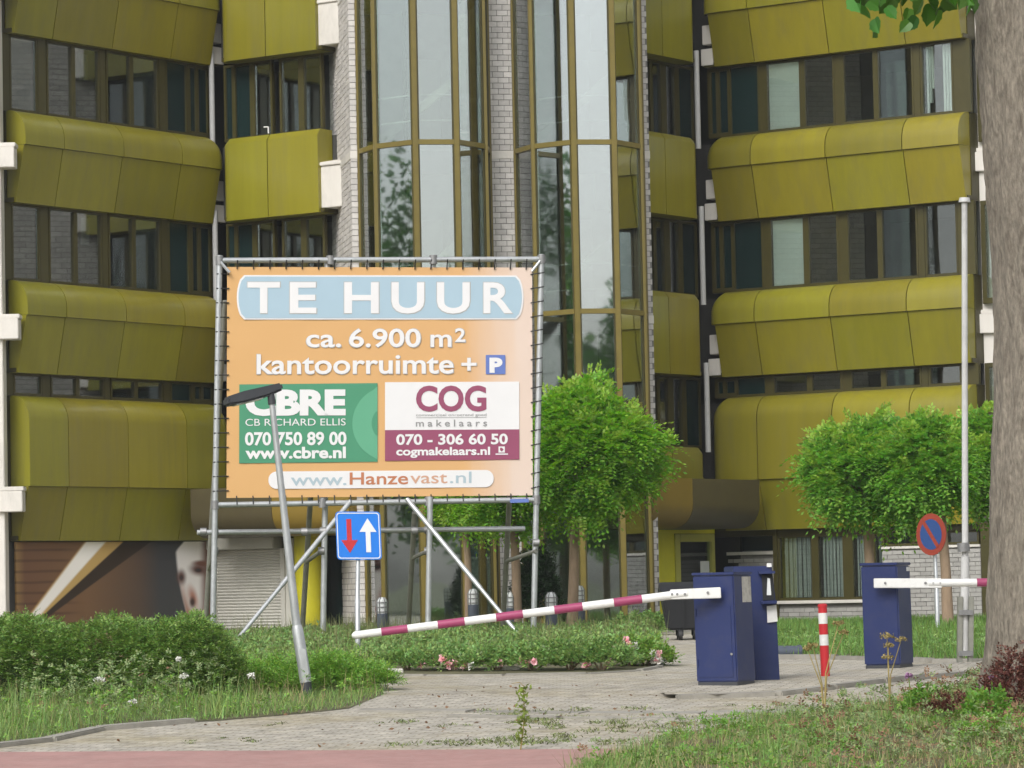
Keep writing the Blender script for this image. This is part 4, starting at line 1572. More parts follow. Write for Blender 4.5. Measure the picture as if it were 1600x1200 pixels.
def rrect(w, h, r_, n=6):
    out = []
    for cx, cy, a0 in ((w / 2 - r_, h / 2 - r_, 0), (-w / 2 + r_, h / 2 - r_, 90), (-w / 2 + r_, -h / 2 + r_, 180), (w / 2 - r_, -h / 2 + r_, 270)):
        for i in range(n + 1):
            t = R(a0 + 90 * i / n)
            out.append((cx + r_ * math.cos(t), cy + r_ * math.sin(t)))
    return out


def traffic_sign():
    b = base_at(559, 1030)
    Y = b[1]
    root = thing('traffic_sign', 'square blue priority sign with red down arrow and white up arrow', 'traffic sign', b)
    top = P(560.5, 812, Y)
    obj('post', MB().path([b - np.array([0, 0, 0.1]), P(558.5, 935, Y), P(558.5, 934, Y), top], [0.036, 0.036, 0.030, 0.030], 12), GALV, root)
    c = P(560.5, 837, Y)
    k = Y / FPX
    W, H = 70 * k, 75 * k
    ro = ROLL

    def S(x, y, o):
        return np.array([c[0] + x * math.cos(ro) - y * math.sin(ro) * 1.0, c[1] - 0.045 - o, c[2] + y * math.cos(ro) + x * math.sin(ro) * -1.0])
    def plate(nm, pts, o0, th, m):
        mb = MB().slab([S(x, y, o0) for x, y in pts], (0, -1, 0), th)
        return obj(nm, mb, m, root)
    pl = plate('plate', rrect(W, H, 0.05), 0, 0.012, SIGNBLUE)
    def dec(nm, pts, o, m):
        mb = MB().poly([S(x, y, o) for x, y in pts])
        return obj(nm, mb, m, pl, smooth=False, recalc=False)
    mb = MB()
    o_, i_ = rrect(W - 0.03, H - 0.03, 0.042), rrect(W - 0.055, H - 0.055, 0.034)
    n = len(o_)
    mb.raw([S(x, y, 0.015) for x, y in o_ + i_], [(i, (i + 1) % n, n + (i + 1) % n, n + i) for i in range(n)])
    obj('border', mb, SIGNWHITE, pl, smooth=False, recalc=False)
    def arrow(cx, up, m, nm):
        s = 1 if up else -1
        hw, sw, hl, yt, yb = 0.116 if up else 0.112, 0.033, 0.185 if up else 0.175, 0.235, -0.225
        pts = [(cx - sw, s * yb), (cx + sw, s * yb), (cx + sw, s * (yt - hl)), (cx + hw, s * (yt - hl)), (cx, s * yt), (cx - hw, s * (yt - hl)), (cx - sw, s * (yt - hl))]
        dec(nm, pts, 0.016, m)
    arrow(-0.125, False, RED, 'red_arrow')
    arrow(0.13, True, SIGNWHITE, 'white_arrow')
    for dz in (0.12, -0.12):
        obj('bracket', MB().tube((c[0] - 0.06, c[1] - 0.02, c[2] + dz), (c[0] + 0.06, c[1] - 0.02, c[2] + dz), 0.02, n=8), CLAMP, root)


traffic_sign()


def no_parking():
    Y = 57.2
    c = P(1459, 835, Y)
    root = thing('traffic_sign', 'round no parking sign, faded red ring on blue with a slash', 'traffic sign', (c[0], Y, float(g(Y))))
    yaw = R(-52)
    obj('post', MB().path([(c[0] + 0.02, Y, g(Y) - 0.1), (c[0] + 0.02, Y, c[2] - 0.9), (c[0] + 0.02, Y, c[2] - 0.89), (c[0], Y, c[2] + 0.2)], [0.038, 0.038, 0.030, 0.030], 12), GALV, root)
    ex, n = np.array([math.cos(yaw), math.sin(yaw), 0]), np.array([math.sin(yaw), -math.cos(yaw), 0])
    Rr = 0.335
    S = lambda x, y, o: c + ex * x + np.array([0, 0, 1.0]) * y + n * (0.05 + o)
    circ = lambda r_, k=32: [(r_ * math.cos(2 * math.pi * i / k), r_ * math.sin(2 * math.pi * i / k)) for i in range(k)]
    pl = obj('plate', MB().slab([S(x, y, 0) for x, y in circ(Rr)], n, 0.012), SIGNRED, root)
    obj('blue_disc', MB().poly([S(x, y, 0.016) for x, y in circ(Rr * 0.73)]), SIGNBLUE2, pl, smooth=False, recalc=False)
    a = R(128)
    d, q = (math.cos(a), math.sin(a)), (-math.sin(a), math.cos(a))
    w, l = 0.035, Rr * 0.74
    obj('slash', MB().poly([S(d[0] * s * l + q[0] * t * w, d[1] * s * l + q[1] * t * w, 0.020) for s, t in ((-1, -1), (1, -1), (1, 1), (-1, 1))]), SIGNRED, pl, smooth=False, recalc=False)
    obj('bracket', MB().tube(c + n * 0.0 - ex * 0.06, c + n * 0.045 + ex * 0.06, 0.02, n=8), CLAMP, root)


no_parking()


def boom(root, piv, tip, rad, bands_at, flat):
    """striped boom: white tube, magenta sleeves, white flat clamp bar with bolts"""
    d = (tip - piv)
    L = np.linalg.norm(d)
    d /= L
    arm = obj('boom', MB().path([piv, tip, tip + d * 0.02, tip + d * 0.035], [rad, rad * 0.92, rad * 0.7, rad * 0.3], 16), WHITE, root)
    for a, b in bands_at:
        p, q = piv + d * L * a, piv + d * L * b
        obj('stripe', MB().path([p, q], [rad * (1 - 0.08 * a) + 0.0022, rad * (1 - 0.08 * b) + 0.0022], 16), MAGENTA, arm)
    return d


def cabinet(name, label, base, fw, fd, h, yaw, lean=0.0):
    root = thing(name, label, 'barrier', base)
    c, s = math.cos(yaw), math.sin(yaw)
    tl = -ROLL * 0.9

    def F(u, v, z):
        return np.array([base[0] + u * c + v * s + (z) * tl * -1.0 * -1.0, base[1] + u * s - v * c, base[2] + z])
    return root, F


def left_barrier():
    b = base_at(1128, 1078)
    b = np.array([b[0], b[1], b[2] + 0.06])
    Y = b[1]
    k = Y / FPX
    h = 172 * k
    root = thing('barrier', 'navy barrier cabinet with striped boom lowered to the left', 'barrier', b)
    yaw = R(-28)
    c, s = math.cos(yaw), math.sin(yaw)
    lean = 0.018
    # front face spans 1091..1153, side 1153..1185
    fw = 62 * k / c
    sw = 32 * k / abs(s)
    corner = P(1153, 1076, Y - 0.1)
    ox, oy = corner[0], corner[1]

    def F(u, v, z):      # u to the left along the front face, v back along the side face
        return np.array([ox - u * c + v * (-s) - z * lean, oy - u * s + v * c, b[2] + z])
    sw = min(sw, 0.5)
    obj('housing', MB().box(F, 0, fw, 0, sw, 0.02, h - 0.02), NAVY, root, bevel=0.012)
    obj('lid', MB().box(F, -0.008, fw + 0.008, -0.008, sw + 0.008, h - 0.018, h + 0.012), NAVY, root, bevel=0.006)
    obj('plinth', MB().box(F, 0.01, fw - 0.01, 0.01, sw - 0.01, -0.06, 0.02), DGREY, root)
    door_ = obj('door', MB().box(F, 0.045, fw - 0.03, -0.006, -0.001, 0.07, h * 0.70), NAVY, root, bevel=0.002)
    for zz in (0.18, h * 0.62):
        obj('hinge', MB().tube(F(fw - 0.025, -0.008, zz), F(fw - 0.025, -0.008, zz + 0.07), 0.008, n=8), NAVY, door_)
    # weathered notice on the side face
    obj('notice', MB().box(F, -0.004, -0.001, sw * 0.45, sw * 0.93, h * 0.735, h * 0.985 - 0.02), PAPER, root)
    # lock on the front
    lk = F(fw * 0.12, -0.004, h * 0.27)
    obj('lock', MB().tube(lk, lk + np.array([0, -0.012, 0]), 0.013, n=10), CLAMP, root)
    # clamp bar and boom in front of the front face
    Yb = F(fw * 0.5, -0.09, 0)[1]
    p1, p2 = P(1126, 926, Yb - 0.02), P(1047, 929, Yb - 0.02)
    d = (p2 - p1) / np.linalg.norm(p2 - p1)
    up = np.array([-d[2], 0, d[0]]) * -1
    up = up / np.linalg.norm(up)
    if up[2] < 0:
        up = -up
    hh, hh2 = 0.056, 0.05
    bar = MB().slab([p1 - up * hh, p1 + up * hh, p2 + up * hh2, p2 - up * hh2], (0, -1, 0), 0.05)
    obj('clamp_bar', bar, WHITE, root, bevel=0.006)
    for px in (1050, 1058, 1070, 1106):
        q = P(px, 928.5 if px < 1080 else 926, Yb - 0.07)
        obj('bolt', MB().tube(q, q + np.array([0, -0.014, 0]), 0.014, n=8), CLAMP, root)
    obj('axle', MB().tube(P(1112, 926, Yb - 0.02), P(1112, 926, Yb + 0.2), 0.04, n=12), CLAMP, root)
    tip = P(555, 992.5, Yb - 0.04)
    piv = P(1074, 927, Yb - 0.04)
    L = 1074 - 555
    fr = lambda a, b_: ((1074 - a) / L, (1074 - b_) / L)
    boom(root, piv, tip, 0.043, [fr(1003, 959), fr(910, 866), fr(817, 775), fr(726, 684), fr(637, 596)], None)


left_barrier()


def right_barrier():
    b = base_at(1390, 1050)
    b = np.array([b[0], b[1], b[2] + 0.06])
    Y = b[1]
    k = Y / FPX
    root = thing('barrier', 'navy barrier cabinet with level boom reaching behind the tree trunk', 'barrier', b)
    h = 160 * k
    lean = 0.014
    yaw = R(24)
    c, s = math.cos(yaw), math.sin(yaw)
    x0, x1, x2 = P(1350, 1048, Y), P(1406, 1048, Y), P(1433, 1048, Y)
    fw = 56 * k / c
    sw = min(27 * k / s, 0.5)
    ox, oy = x1[0], Y - 0.12

    def F(u, v, z):
        return np.array([ox - u * c + v * s * 1.0 - z * lean, oy + u * s * 0.15 + v * c, b[2] + z])
    obj('housing', MB().box(F, 0, fw, 0, sw, 0.02, h - 0.02), NAVY, root, bevel=0.014)
    obj('lid', MB().box(F, -0.008, fw + 0.012, -0.01, sw + 0.008, h - 0.018, h + 0.014), NAVY, root, bevel=0.006)
    obj('plinth', MB().box(F, 0.01, fw - 0.01, 0.01, sw - 0.01, -0.06, 0.02), DGREY, root)
    obj('label', MB().box(F, -0.004, -0.001, sw * 0.72, sw * 0.96, h - 0.085, h - 0.04), WHITE, root)
    Yb = oy - 0.09
    p1, p2 = P(1365, 911, Yb), P(1471, 911, Yb)
    obj('clamp_bar', MB().slab([p1 + np.array([0, 0, -0.055]), p2 + np.array([0, 0, -0.055]), p2 + np.array([0, 0, 0.052]), p1 + np.array([0, 0, 0.052])], (0, -1, 0), 0.05), WHITE, root, bevel=0.006)
    for px in (1383, 1446, 1458, 1469):
        q = P(px, 911, Yb - 0.05)
        obj('bolt', MB().tube(q, q + np.array([0, -0.014, 0]), 0.014, n=8), CLAMP, root)
    obj('axle', MB().tube(P(1390, 911, Yb - 0.02), P(1390, 911, Yb + 0.2), 0.04, n=12), CLAMP, root)
    piv, tip = P(1450, 911, Yb - 0.02), P(1940, 906, Yb - 0.02)
    L = 490.0
    fr = lambda a, b_: ((a - 1450) / L, (b_ - 1450) / L)
    boom(root, piv, tip, 0.045, [fr(1526, 1570), fr(1620, 1662), fr(1712, 1755), fr(1805, 1847)], None)


right_barrier()


def ticket_machine():
    b = base_at(1190, 1072)
    b = np.array([b[0], b[1] + 0.4, b[2] + 0.05])
    Y = b[1]
    k = Y / FPX
    root = thing('ticket_machine', 'slim navy ticket pillar with hooded slot behind the left barrier cabinet', 'ticket machine', b)
    y0 = Y

    def F(x, y, z):
        return np.array([x, y, z])
    # side profile seen as a panel leaning back; head block with hood
    def pt(px, py, dy=0.0):
        return P(px, py, y0 + dy)
    front = [pt(1183, 1070), pt(1219, 1066), pt(1213, 945), pt(1206, 884), pt(1145, 885), pt(1147, 905), pt(1170, 960)]
    mb = MB().slab(front, (-0.25, 1, 0), 0.32)
    body = obj('pillar', mb, NAVY, root, bevel=0.01)
    # recessed reader, hood and shelf
    reader = [pt(1192, 938, -0.014), pt(1210, 937, -0.014), pt(1207, 897, -0.014), pt(1190, 898, -0.014)]
    obj('reader', MB().slab(reader, (0, -1, 0), 0.012), BINM, root)
    obj('reader_light', MB().slab([pt(1198, 930, -0.03), pt(1205, 930, -0.03), pt(1203, 904, -0.03), pt(1199, 903, -0.03)], (0, -1, 0), 0.01), LENS, root)
    obj('hood', MB().slab([pt(1186, 897, -0.1), pt(1211, 896, -0.1), pt(1211, 892, -0.1), pt(1186, 893, -0.1)], (0, 1, 0), 0.12), NAVY, root)
    obj('shelf', MB().slab([pt(1190, 944, -0.12), pt(1214, 943, -0.12), pt(1214, 938, -0.12), pt(1190, 939, -0.12)], (0, 1, 0), 0.14), NAVY, root)
    obj('notice', MB().slab([pt(1199, 973, -0.02), pt(1215, 971, -0.02), pt(1213, 945, -0.02), pt(1198, 947, -0.02)], (0, -1, 0), 0.006), WHITE, root)
    obj('label', MB().slab([pt(1198, 886, -0.02), pt(1206, 886, -0.02), pt(1205, 880, -0.02), pt(1198, 880, -0.02)], (0, -1, 0), 0.006), WHITE, root)


ticket_machine()


def bollard():
    b = base_at(1290, 1063)
    b = np.array([b[0], b[1], b[2] + 0.05])
    k = b[1] / FPX
    root = thing('bollard', 'red plastic bollard with two white bands on the barrier island', 'bollard', b)
    H = 112 * k
    r_ = 7.0 * k
    def ring(a, c, m, nm, e=0.0):
        t = lambda z: np.array([b[0] - 0.018 * z, b[1], b[2] + z])
        obj(nm, MB().path([t(a), t(c)], [r_ + e, r_ + e], 18), m, root)
    ring(-0.05, 0.42 * H, RED, 'shaft')
    ring(0.42 * H, 0.57 * H, WHITE, 'white_band', 0.001)
    ring(0.57 * H, 0.72 * H, RED, 'red_band')
    ring(0.72 * H, 0.87 * H, WHITE, 'white_band', 0.001)
    t = lambda z: np.array([b[0] - 0.018 * z, b[1], b[2] + z])
    obj('cap', MB().path([t(0.87 * H), t(0.95 * H), t(0.955 * H), t(0.985 * H), t(H)], [r_, r_, r_ * 1.08, r_ * 1.08, r_ * 0.7], 18), RED, root)


bollard()


def mast():
    b = base_at(1508, 1040)
    Y = b[1]
    root = thing('pole', 'tall pale grey pole clamped between two steel channels beside the right barrier', 'pole', b)
    obj('shaft', MB().path([P(1507, 1020, Y), P(1508, 870, Y), P(1508, 869, Y), P(1507, 315, Y)], [0.050, 0.048, 0.038, 0.034], 14), POLEW, root)
    obj('pole_cap', MB().path([P(1507, 316, Y), P(1507, 309, Y)], [0.07, 0.06], 14), POLEW, root)
    for px in (1500, 1517):
        q0, q1 = P(px - 1, 1044, Y), P(px, 932, Y)
        mb = MB().box8([q + np.array([x, y, 0]) for q in (q0, q1) for x, y in ((-0.028, -0.07), (0.028, -0.07), (0.028, 0.05), (-0.028, 0.05))])
        obj('channel', mb, GALVD, root, bevel=0.006)
    for py in (957, 1021):
        q0, q1 = P(1498, py, Y - 0.08), P(1520, py, Y - 0.08)
        obj('clamp', MB().box8([q + np.array([0, y, z]) for q, in ((q0,), (q1,)) for y, z in ((-0.02, -0.03), (0.02, -0.03), (0.02, 0.03), (-0.02, 0.03))]), CLAMP, root)
    obj('bracket', MB().path([P(1506, 862, Y - 0.02), P(1505, 848, Y - 0.02)], [0.072, 0.072], 12), CLAMP, root)


mast()


def waste_bin():
    b = base_at(1075, 1001)
    Y = b[1]
    k = Y / FPX
    root = thing('waste_container', 'black wheeled waste container with domed lid by the brick tower', 'waste container', b)
    x0, x1 = P(1034, 950, Y)[0], P(1150, 950, Y)[0]
    zb, zt = b[2] + 0.16, P(1060, 925, Y)[2]
    D = 0.8

    def ring(e, z):
        return [(x0 + e, Y + e, z), (x1 - e, Y + e, z), (x1 - e, Y + D - e, z), (x0 + e, Y + D - e, z)]
    mb = MB().box8(ring(0.09, zb) + ring(0.0, zt - 0.05))
    obj('body', mb, BINM, root, bevel=0.03)
    obj('rim', MB().box8(ring(-0.03, zt - 0.05) + ring(-0.03, zt + 0.0)), BINM, root, bevel=0.012)
    n = 9
    lid = [(Y - 0.02 + (D + 0.04) * i / n, zt + 0.004 + 0.15 * math.sin(math.pi * i / n) ** 0.7) for i in range(n + 1)]
    L = lambda u, v, z: np.array([u, v, z])
    mb = MB().prism(lambda u, a, z: np.array([u, a, z]), lid, x0 - 0.02, x1 + 0.02)
    obj('lid', mb, BINM, root, bevel=0.01)
    for x in (x0 + 0.28, x0 + 0.52, x1 - 0.15):
        for y in (Y + 0.12, Y + D - 0.12):
            w = obj('wheel', MB().tube((x - 0.03, y, b[2] + 0.085), (x + 0.03, y, b[2] + 0.085), 0.085, n=16), BLACK, root)
            obj('wheel_fork', MB().box8([(x - 0.045, y - 0.03, b[2] + 0.07), (x + 0.045, y - 0.03, b[2] + 0.07), (x + 0.045, y + 0.03, b[2] + 0.07), (x - 0.045, y + 0.03, b[2] + 0.07),
                                         (x - 0.045, y - 0.05, zb + 0.01), (x + 0.045, y - 0.05, zb + 0.01), (x + 0.045, y + 0.05, zb + 0.01), (x - 0.045, y + 0.05, zb + 0.01)]), BINM, w)
    for s in (0.3, 0.5, 0.7):
        x = x0 + (x1 - x0) * s
        obj('rib', MB().box8([(x - 0.015, Y + 0.07, zb + 0.02), (x + 0.015, Y + 0.07, zb + 0.02), (x + 0.015, Y + 0.12, zb + 0.02), (x - 0.015, Y + 0.12, zb + 0.02),
                              (x - 0.015, Y - 0.02, zt - 0.08), (x + 0.015, Y - 0.02, zt - 0.08), (x + 0.015, Y + 0.03, zt - 0.08), (x - 0.015, Y + 0.03, zt - 0.08)]), BINM, root)


waste_bin()


def lying_pipe():
    Y = float(G(1230, 1029)[1]) - 0.1
    a, b = P(1205, 1019, Y), P(1249, 1016, Y + 0.1)
    z = float(g(Y)) + 0.075
    a[2] = z + 0.01
    b[2] = z
    root = thing('pipe', 'short dark grey pipe lying on the paving behind the ticket pillar', 'pipe', ((a[0] + b[0]) / 2, Y, float(g(Y))))
    obj('tube', MB().tube(a, b, 0.085, n=20), BOLL, root)
    d = (b - a) / np.linalg.norm(b - a)
    obj('rim', MB().path([b - d * 0.02, b + d * 0.012], [0.096, 0.096], 20), BOLL, root)


lying_pipe()

# bollard lights in front of the tower
def bollard_light():
    root = thing('bollard_light', 'x', 'garden light', (0, 0, 0), 'low bollard lights in front of the glass tower')
    obj('post', MB().lathe((0, 0, 0), [(0.10, -0.1), (0.10, 0.44), (0.09, 0.45)], 16), BOLL, root, local=True)
    obj('lens', MB().lathe((0, 0, 0), [(0.085, 0.45), (0.085, 0.64), (0.075, 0.69), (0.045, 0.725), (0.01, 0.735)], 16), LENS, root, local=True)
    cg = MB()
    for z in (0.48, 0.56, 0.64):
        cg.lathe((0, 0, 0), [(0.098, z - 0.008), (0.098, z + 0.008)], 16)
    for i in range(6):
        t = i * math.pi / 3
        cg.path([(0.098 * math.cos(t), 0.098 * math.sin(t), 0.45), (0.098 * math.cos(t), 0.098 * math.sin(t), 0.65), (0.05 * math.cos(t), 0.05 * math.sin(t), 0.735)], 0.008, 5)
    obj('cage', cg, CLAMP, root, local=True)
    return root


bl = bollard_light()
bl_labels = ['slate bollard light with white caged dome, right of the blue priority sign',
             'slate bollard light half hidden by the thinnest young tree trunk',
             'slate bollard light just left of the middle young tree trunk',
             'slate bollard light with white dome, between the billboard post and the near tree trunk',
             'slate bollard light just right of the near young tree trunk']
for i, (px, ptop, Y) in enumerate([(597, 933, 62.5), (739, 920, 64.5), (797, 925, 63.5), (861, 925, 61.0), (905, 915, 64.0)]):
    o = bl if i == 0 else copy_tree(bl)
    q = P(px, ptop, Y)
    o.location = (q[0], Y, q[2] - 0.735)
    o['label'] = bl_labels[i]


# ------------------------------------------------------------------ trees
def crown_points(n, c, rad, lumps=14, amp=0.28, shell=2.6, seed=0):
    r_ = np.random.default_rng(seed)
    ld = unit(r_.normal(size=(lumps, 3)))
    la = r_.uniform(0.3, 1.0, lumps)
    d = unit(r_.normal(size=(n, 3)))
    w = np.max(np.exp((d @ ld.T - 1) * 9) * la, axis=1)
    rr_ = (1 - amp * 0.6 + amp * w * 1.6) * r_.uniform(0.02, 1, n) ** (1 / shell)
    return np.array(c) + d * rr_[:, None] * np.array(rad), d


def ball_tree(name, label, base, trunk_top, c, rad, tr=0.085, nleaf=3600, m=LEAFM, seed=1, group='round headed young trees in the forecourt', ll=0.062):
    root = thing(name, label, 'tree', base, group)
    base, c = np.array(base), np.array(c)
    tt = np.array([base[0] * 0.75 + c[0] * 0.25, c[1], trunk_top])
    mb = MB().path([base + np.array([0, 0, -0.1]), base + (tt - base) * 0.45 + np.array([0.02, 0, 0]), tt], [tr * 1.25, tr, tr * 0.85], 12)
    tk = obj('trunk', mb, BARK2, root)
    r_ = np.random.default_rng(seed)
    lm = MB()
    for i in range(14):
        d = unit(r_.normal(size=3) + np.array([0, 0, 0.6]))
        e = c + d * np.array(rad) * r_.uniform(0.55, 0.85)
        mid_ = tt + (e - tt) * 0.45 + np.array([0, 0, 0.12])
        lm.path([tt - np.array([0, 0, 0.05]), mid_, e], [tr * 0.5, tr * 0.28, 0.012], 6)
    obj('limbs', lm, BARK2, root)
    nleaf = int(nleaf * 0.62)
    ncl = max(36, nleaf // 34)
    pc, dc_ = crown_points(ncl, c, np.array(rad) * 0.90, lumps=11, amp=0.46, shell=5.5, seed=seed)
    idx = r_.integers(0, ncl, nleaf)
    off = r_.normal(size=(nleaf, 3)) * np.array([0.14, 0.14, 0.065])
    p = pc[idx] + off
    d = unit(p - c)
    dd = unit(d * 0.8 + 2.2 * off + 0.4 * r_.normal(size=d.shape) + np.array([0, 0, 0.22]))
    V = pinnate(p, dd, r_.uniform(0.24, 0.44, nleaf), 6, ll * 1.35, ll * 0.36, droop=0.5)
    link('crown', quads('crown', V, m), root)
    # paler yellow-green leaves set outward and upward from the crown clumps
    ns_ = nleaf // 4
    a_ = pc[r_.integers(0, ncl, ns_)]
    da = unit(a_ - c + np.array([0, 0, 0.5]))
    pa = a_ + da * r_.uniform(0.06, 0.22, (ns_, 1)) + 0.07 * r_.normal(size=(ns_, 3))
    V = pinnate(pa, unit(da + 0.35 * r_.normal(size=da.shape) + np.array([0, 0, 0.3])), r_.uniform(0.20, 0.38, ns_), 6, ll * 1.25, ll * 0.33, droop=0.35)
    link('outer_leaves', quads('outer_leaves', V, PALEM), root)
    return root


def px_tree(name, label, tx, cx, cyt, cyb, wpx, Y, tb=990, **k):
    bz = float(g(Y))
    b = np.array([P(tx, tb, Y)[0], Y, bz])
    top, bot = P(cx, cyt, Y), P(cx, cyb, Y)
    c = (top + bot) / 2
    rx = wpx * Y / FPX / 2
    rz = (top[2] - bot[2]) / 2
    return ball_tree(name, label, b, bot[2] + rz * 0.5, c, (rx, rx, rz), **k)


px_tree('young_tree', 'bright green round headed tree directly right of the billboard', 893, 926, 612, 800, 186, 62.0, tb=985, nleaf=5200, seed=3, ll=0.066)
px_tree('young_tree', 'round headed tree behind the right edge of the billboard', 808, 790, 640, 815, 160, 63.5, tb=985, nleaf=3200, seed=5, tr=0.08)
px_tree('young_tree', 'thin trunked tree almost hidden behind the billboard', 733, 715, 640, 812, 120, 66.0, tb=985, nleaf=2600, seed=6, tr=0.065)
px_tree('young_tree', 'round headed tree left of the no parking sign', 1362, 1338, 672, 802, 150, 61.0, tb=985, nleaf=4000, m=LEAFM2, seed=8, ll=0.066)
px_tree('young_tree', 'round headed tree behind the tall pale pole', 1482, 1442, 662, 808, 150, 60.0, tb=985, nleaf=4200, m=LEAFM2, seed=9, ll=0.066)
px_tree('young_tree', 'round headed tree beside the big trunk at the right edge', 1560, 1548, 636, 775, 100, 62.5, tb=985, nleaf=2600, m=LEAFM2, seed=10, ll=0.066)


def street_tree():
    Y = 32.3
    b = np.array([P(1640, 1110, Y)[0], Y, float(g(Y))])
    root = thing('street_tree', 'big grey barked tree trunk at the right edge with a few overhanging leaves', 'tree', b)
    # trunk silhouette: left edge follows the photograph's outline, centre a little outside the frame
    rows = [(1130, 1508, 1772), (1065, 1530, 1764), (1012, 1540, 1758), (925, 1544, 1752), (837, 1547, 1750), (750, 1549, 1748), (625, 1554, 1746), (530, 1556, 1746), (470, 1554, 1744), (395, 1551, 1742), (350, 1547, 1742), (290, 1541, 1740), (230, 1537, 1740), (100, 1528, 1740), (0, 1523, 1742), (-120, 1512, 1752), (-260, 1510, 1760)]
    n = 40
    rng = np.random.default_rng(4)
    vs = []
    ph = rng.uniform(0, 6.28, 8)
    fine = []
    # interpolate rows for bark relief
    ys = np.arange(1130, -261, -14)
    R0 = np.array(rows)[::-1]
    L_ = np.interp(ys, R0[:, 0], R0[:, 1])
    R_ = np.interp(ys, R0[:, 0], R0[:, 2])
    rings = []
    N = 72
    for i, y in enumerate(ys):
        a, e = P(L_[i], y, Y), P(R_[i], y, Y)
        c = (a + e) / 2
        rad = (e[0] - a[0]) / 2
        ring = []
        for j in range(N):
            t = 2 * math.pi * j / N
            f = 1 + 0.018 * math.sin(17 * t + ph[0] + 2.2 * math.sin(i * 0.21 + ph[1])) + 0.013 * math.sin(29 * t + ph[2] + 1.7 * math.sin(i * 0.33 + 3 * t)) + 0.010 * math.sin(5 * t + i * 0.12) + rng.normal() * 0.004
            knot = math.exp(-((y - 430) / 26) ** 2 - ((t - 4.05) / 0.16) ** 2) + 0.8 * math.exp(-((y - 340) / 22) ** 2 - ((t - 4.45) / 0.14) ** 2)
            f += 0.035 * knot * math.sin((y - 430) * 0.25)
            ring.append(c + np.array([math.cos(t) * rad * f, math.sin(t) * rad * f, 0]))
        rings.append(ring)
    vs = [q for r_ in rings for q in r_]
    fs = [(i * N + j, i * N + (j + 1) % N, (i + 1) * N + (j + 1) % N, (i + 1) * N + j) for i in range(len(rings) - 1) for j in range(N)]
    fs.append(tuple(range((len(rings) - 1) * N, len(rings) * N)))
    obj('trunk', MB().raw(vs, fs), BARK, root, recalc=True)
    topc = (P(1510, -260, Y) + P(1760, -260, Y)) / 2
    lb = MB()
    for dx, dy, dz, r_ in ((-2.2, -0.5, 2.4, 0.20), (1.6, 0.8, 3.2, 0.22), (0.2, 1.8, 3.0, 0.18), (-0.6, -1.5, 3.4, 0.18)):
        lb.path([topc - np.array([0, 0, 0.5]), topc + np.array([dx * 0.5, dy * 0.5, dz * 0.55]), topc + np.array([dx, dy, dz])], [r_ * 1.6, r_, 0.05], 10)
    obj('limbs', lb, BARK, root)
    # crown well above the frame
    p, d = crown_points(5200, topc + np.array([0.8, 0.3, 4.6]), (3.4, 3.2, 2.6), lumps=20, amp=0.3, seed=21)
    V = leaf_quads(p, unit(d + 0.8 * rdirs(len(p)) - np.array([0, 0, 0.4])), 0.17, 0.065)
    link('crown', quads('crown', V, CROWNM), root, kind='stuff')
    # hanging spray at the top right of the picture, each leaf a piece
    start = topc + np.array([-0.4, -0.3, 0.2])
    e1, e2 = P(1440, -22, Y - 0.5), P(1345, -14, Y - 0.6)
    br = obj('branch', MB().path([start, (start + e1) / 2 + np.array([0, 0, 0.25]), e1, e2], [0.06, 0.035, 0.016, 0.006], 8), BARK, root)
    lobes = [(0, -0.46), (0.10, -0.50), (0.26, -0.46), (0.38, -0.32), (0.40, -0.12), (0.46, 0.02), (0.36, 0.12), (0.32, 0.26), (0.20, 0.34), (0.0, 0.58), (-0.20, 0.34), (-0.32, 0.26), (-0.36, 0.12), (-0.46, 0.02), (-0.40, -0.12), (-0.38, -0.32), (-0.26, -0.46), (-0.10, -0.50)]
    mb = MB()
    vs = [(x, -abs(x) * 0.35 + 0.0, y) for x, y in lobes] + [(0, 0.02, 0)]
    k = len(lobes)
    mb.raw(vs, [(i, (i + 1) % k, k) for i in range(k)])
    lm = mb.mesh('leaf', LEAFB, smooth=False, recalc=False)
    rg = np.random.default_rng(12)
    spots = [(1338, 4, 36), (1352, 14, 34), (1366, 6, 30), (1347, -8, 34), (1370, 40, 26), (1365, 52, 20), (1374, -6, 32), (1386, 8, 32), (1398, 2, 30), (1392, 20, 22), (1412, -6, 34), (1418, 26, 26), (1428, 36, 24), (1414, 42, 22), (1436, 10, 30),
             (1450, 22, 34), (1462, 30, 30), (1470, 12, 30), (1455, 2, 34), (1484, 6, 28), (1488, -8, 30), (1500, 2, 26), (1512, 14, 24), (1510, -4, 30), (1520, 8, 24), (1404, -16, 34), (1430, -14, 34), (1466, -14, 34), (1330, -10, 30), (1380, -20, 34), (1445, -24, 34), (1482, -26, 36), (1515, -24, 34)]
    for (px, py, s_) in spots:
        o = bpy.data.objects.new('leaf', lm)
        COL.objects.link(o)
        o.location = P(px, py, Y - 0.5 + rg.uniform(-0.35, 0.35))
        sc = s_ * Y / FPX * 1.05
        o.scale = (sc, sc, sc)
        o.rotation_euler = (rg.uniform(-1.1, 0.3), math.pi + rg.uniform(-0.9, 0.9), rg.uniform(-1.2, 1.2))
        o.parent = br


street_tree()


# ------------------------------------------------------------------ hedge, shrubs, flower bed, weeds
def sprig_volume(n, sampler, L, pairs, ll, lw, m, name, parent=None, up=0.35, jitter=0.6, droop=0.2, **k):
    p, d = sampler(n)
    dd = unit(d + jitter * RNG.normal(size=d.shape) + np.array([0, 0, up]))
    V = pinnate(p, dd, RNG.uniform(L * 0.6, L * 1.3, len(p)), pairs, ll, lw, droop)
    return link(name, quads(name, V, m), parent, **k)


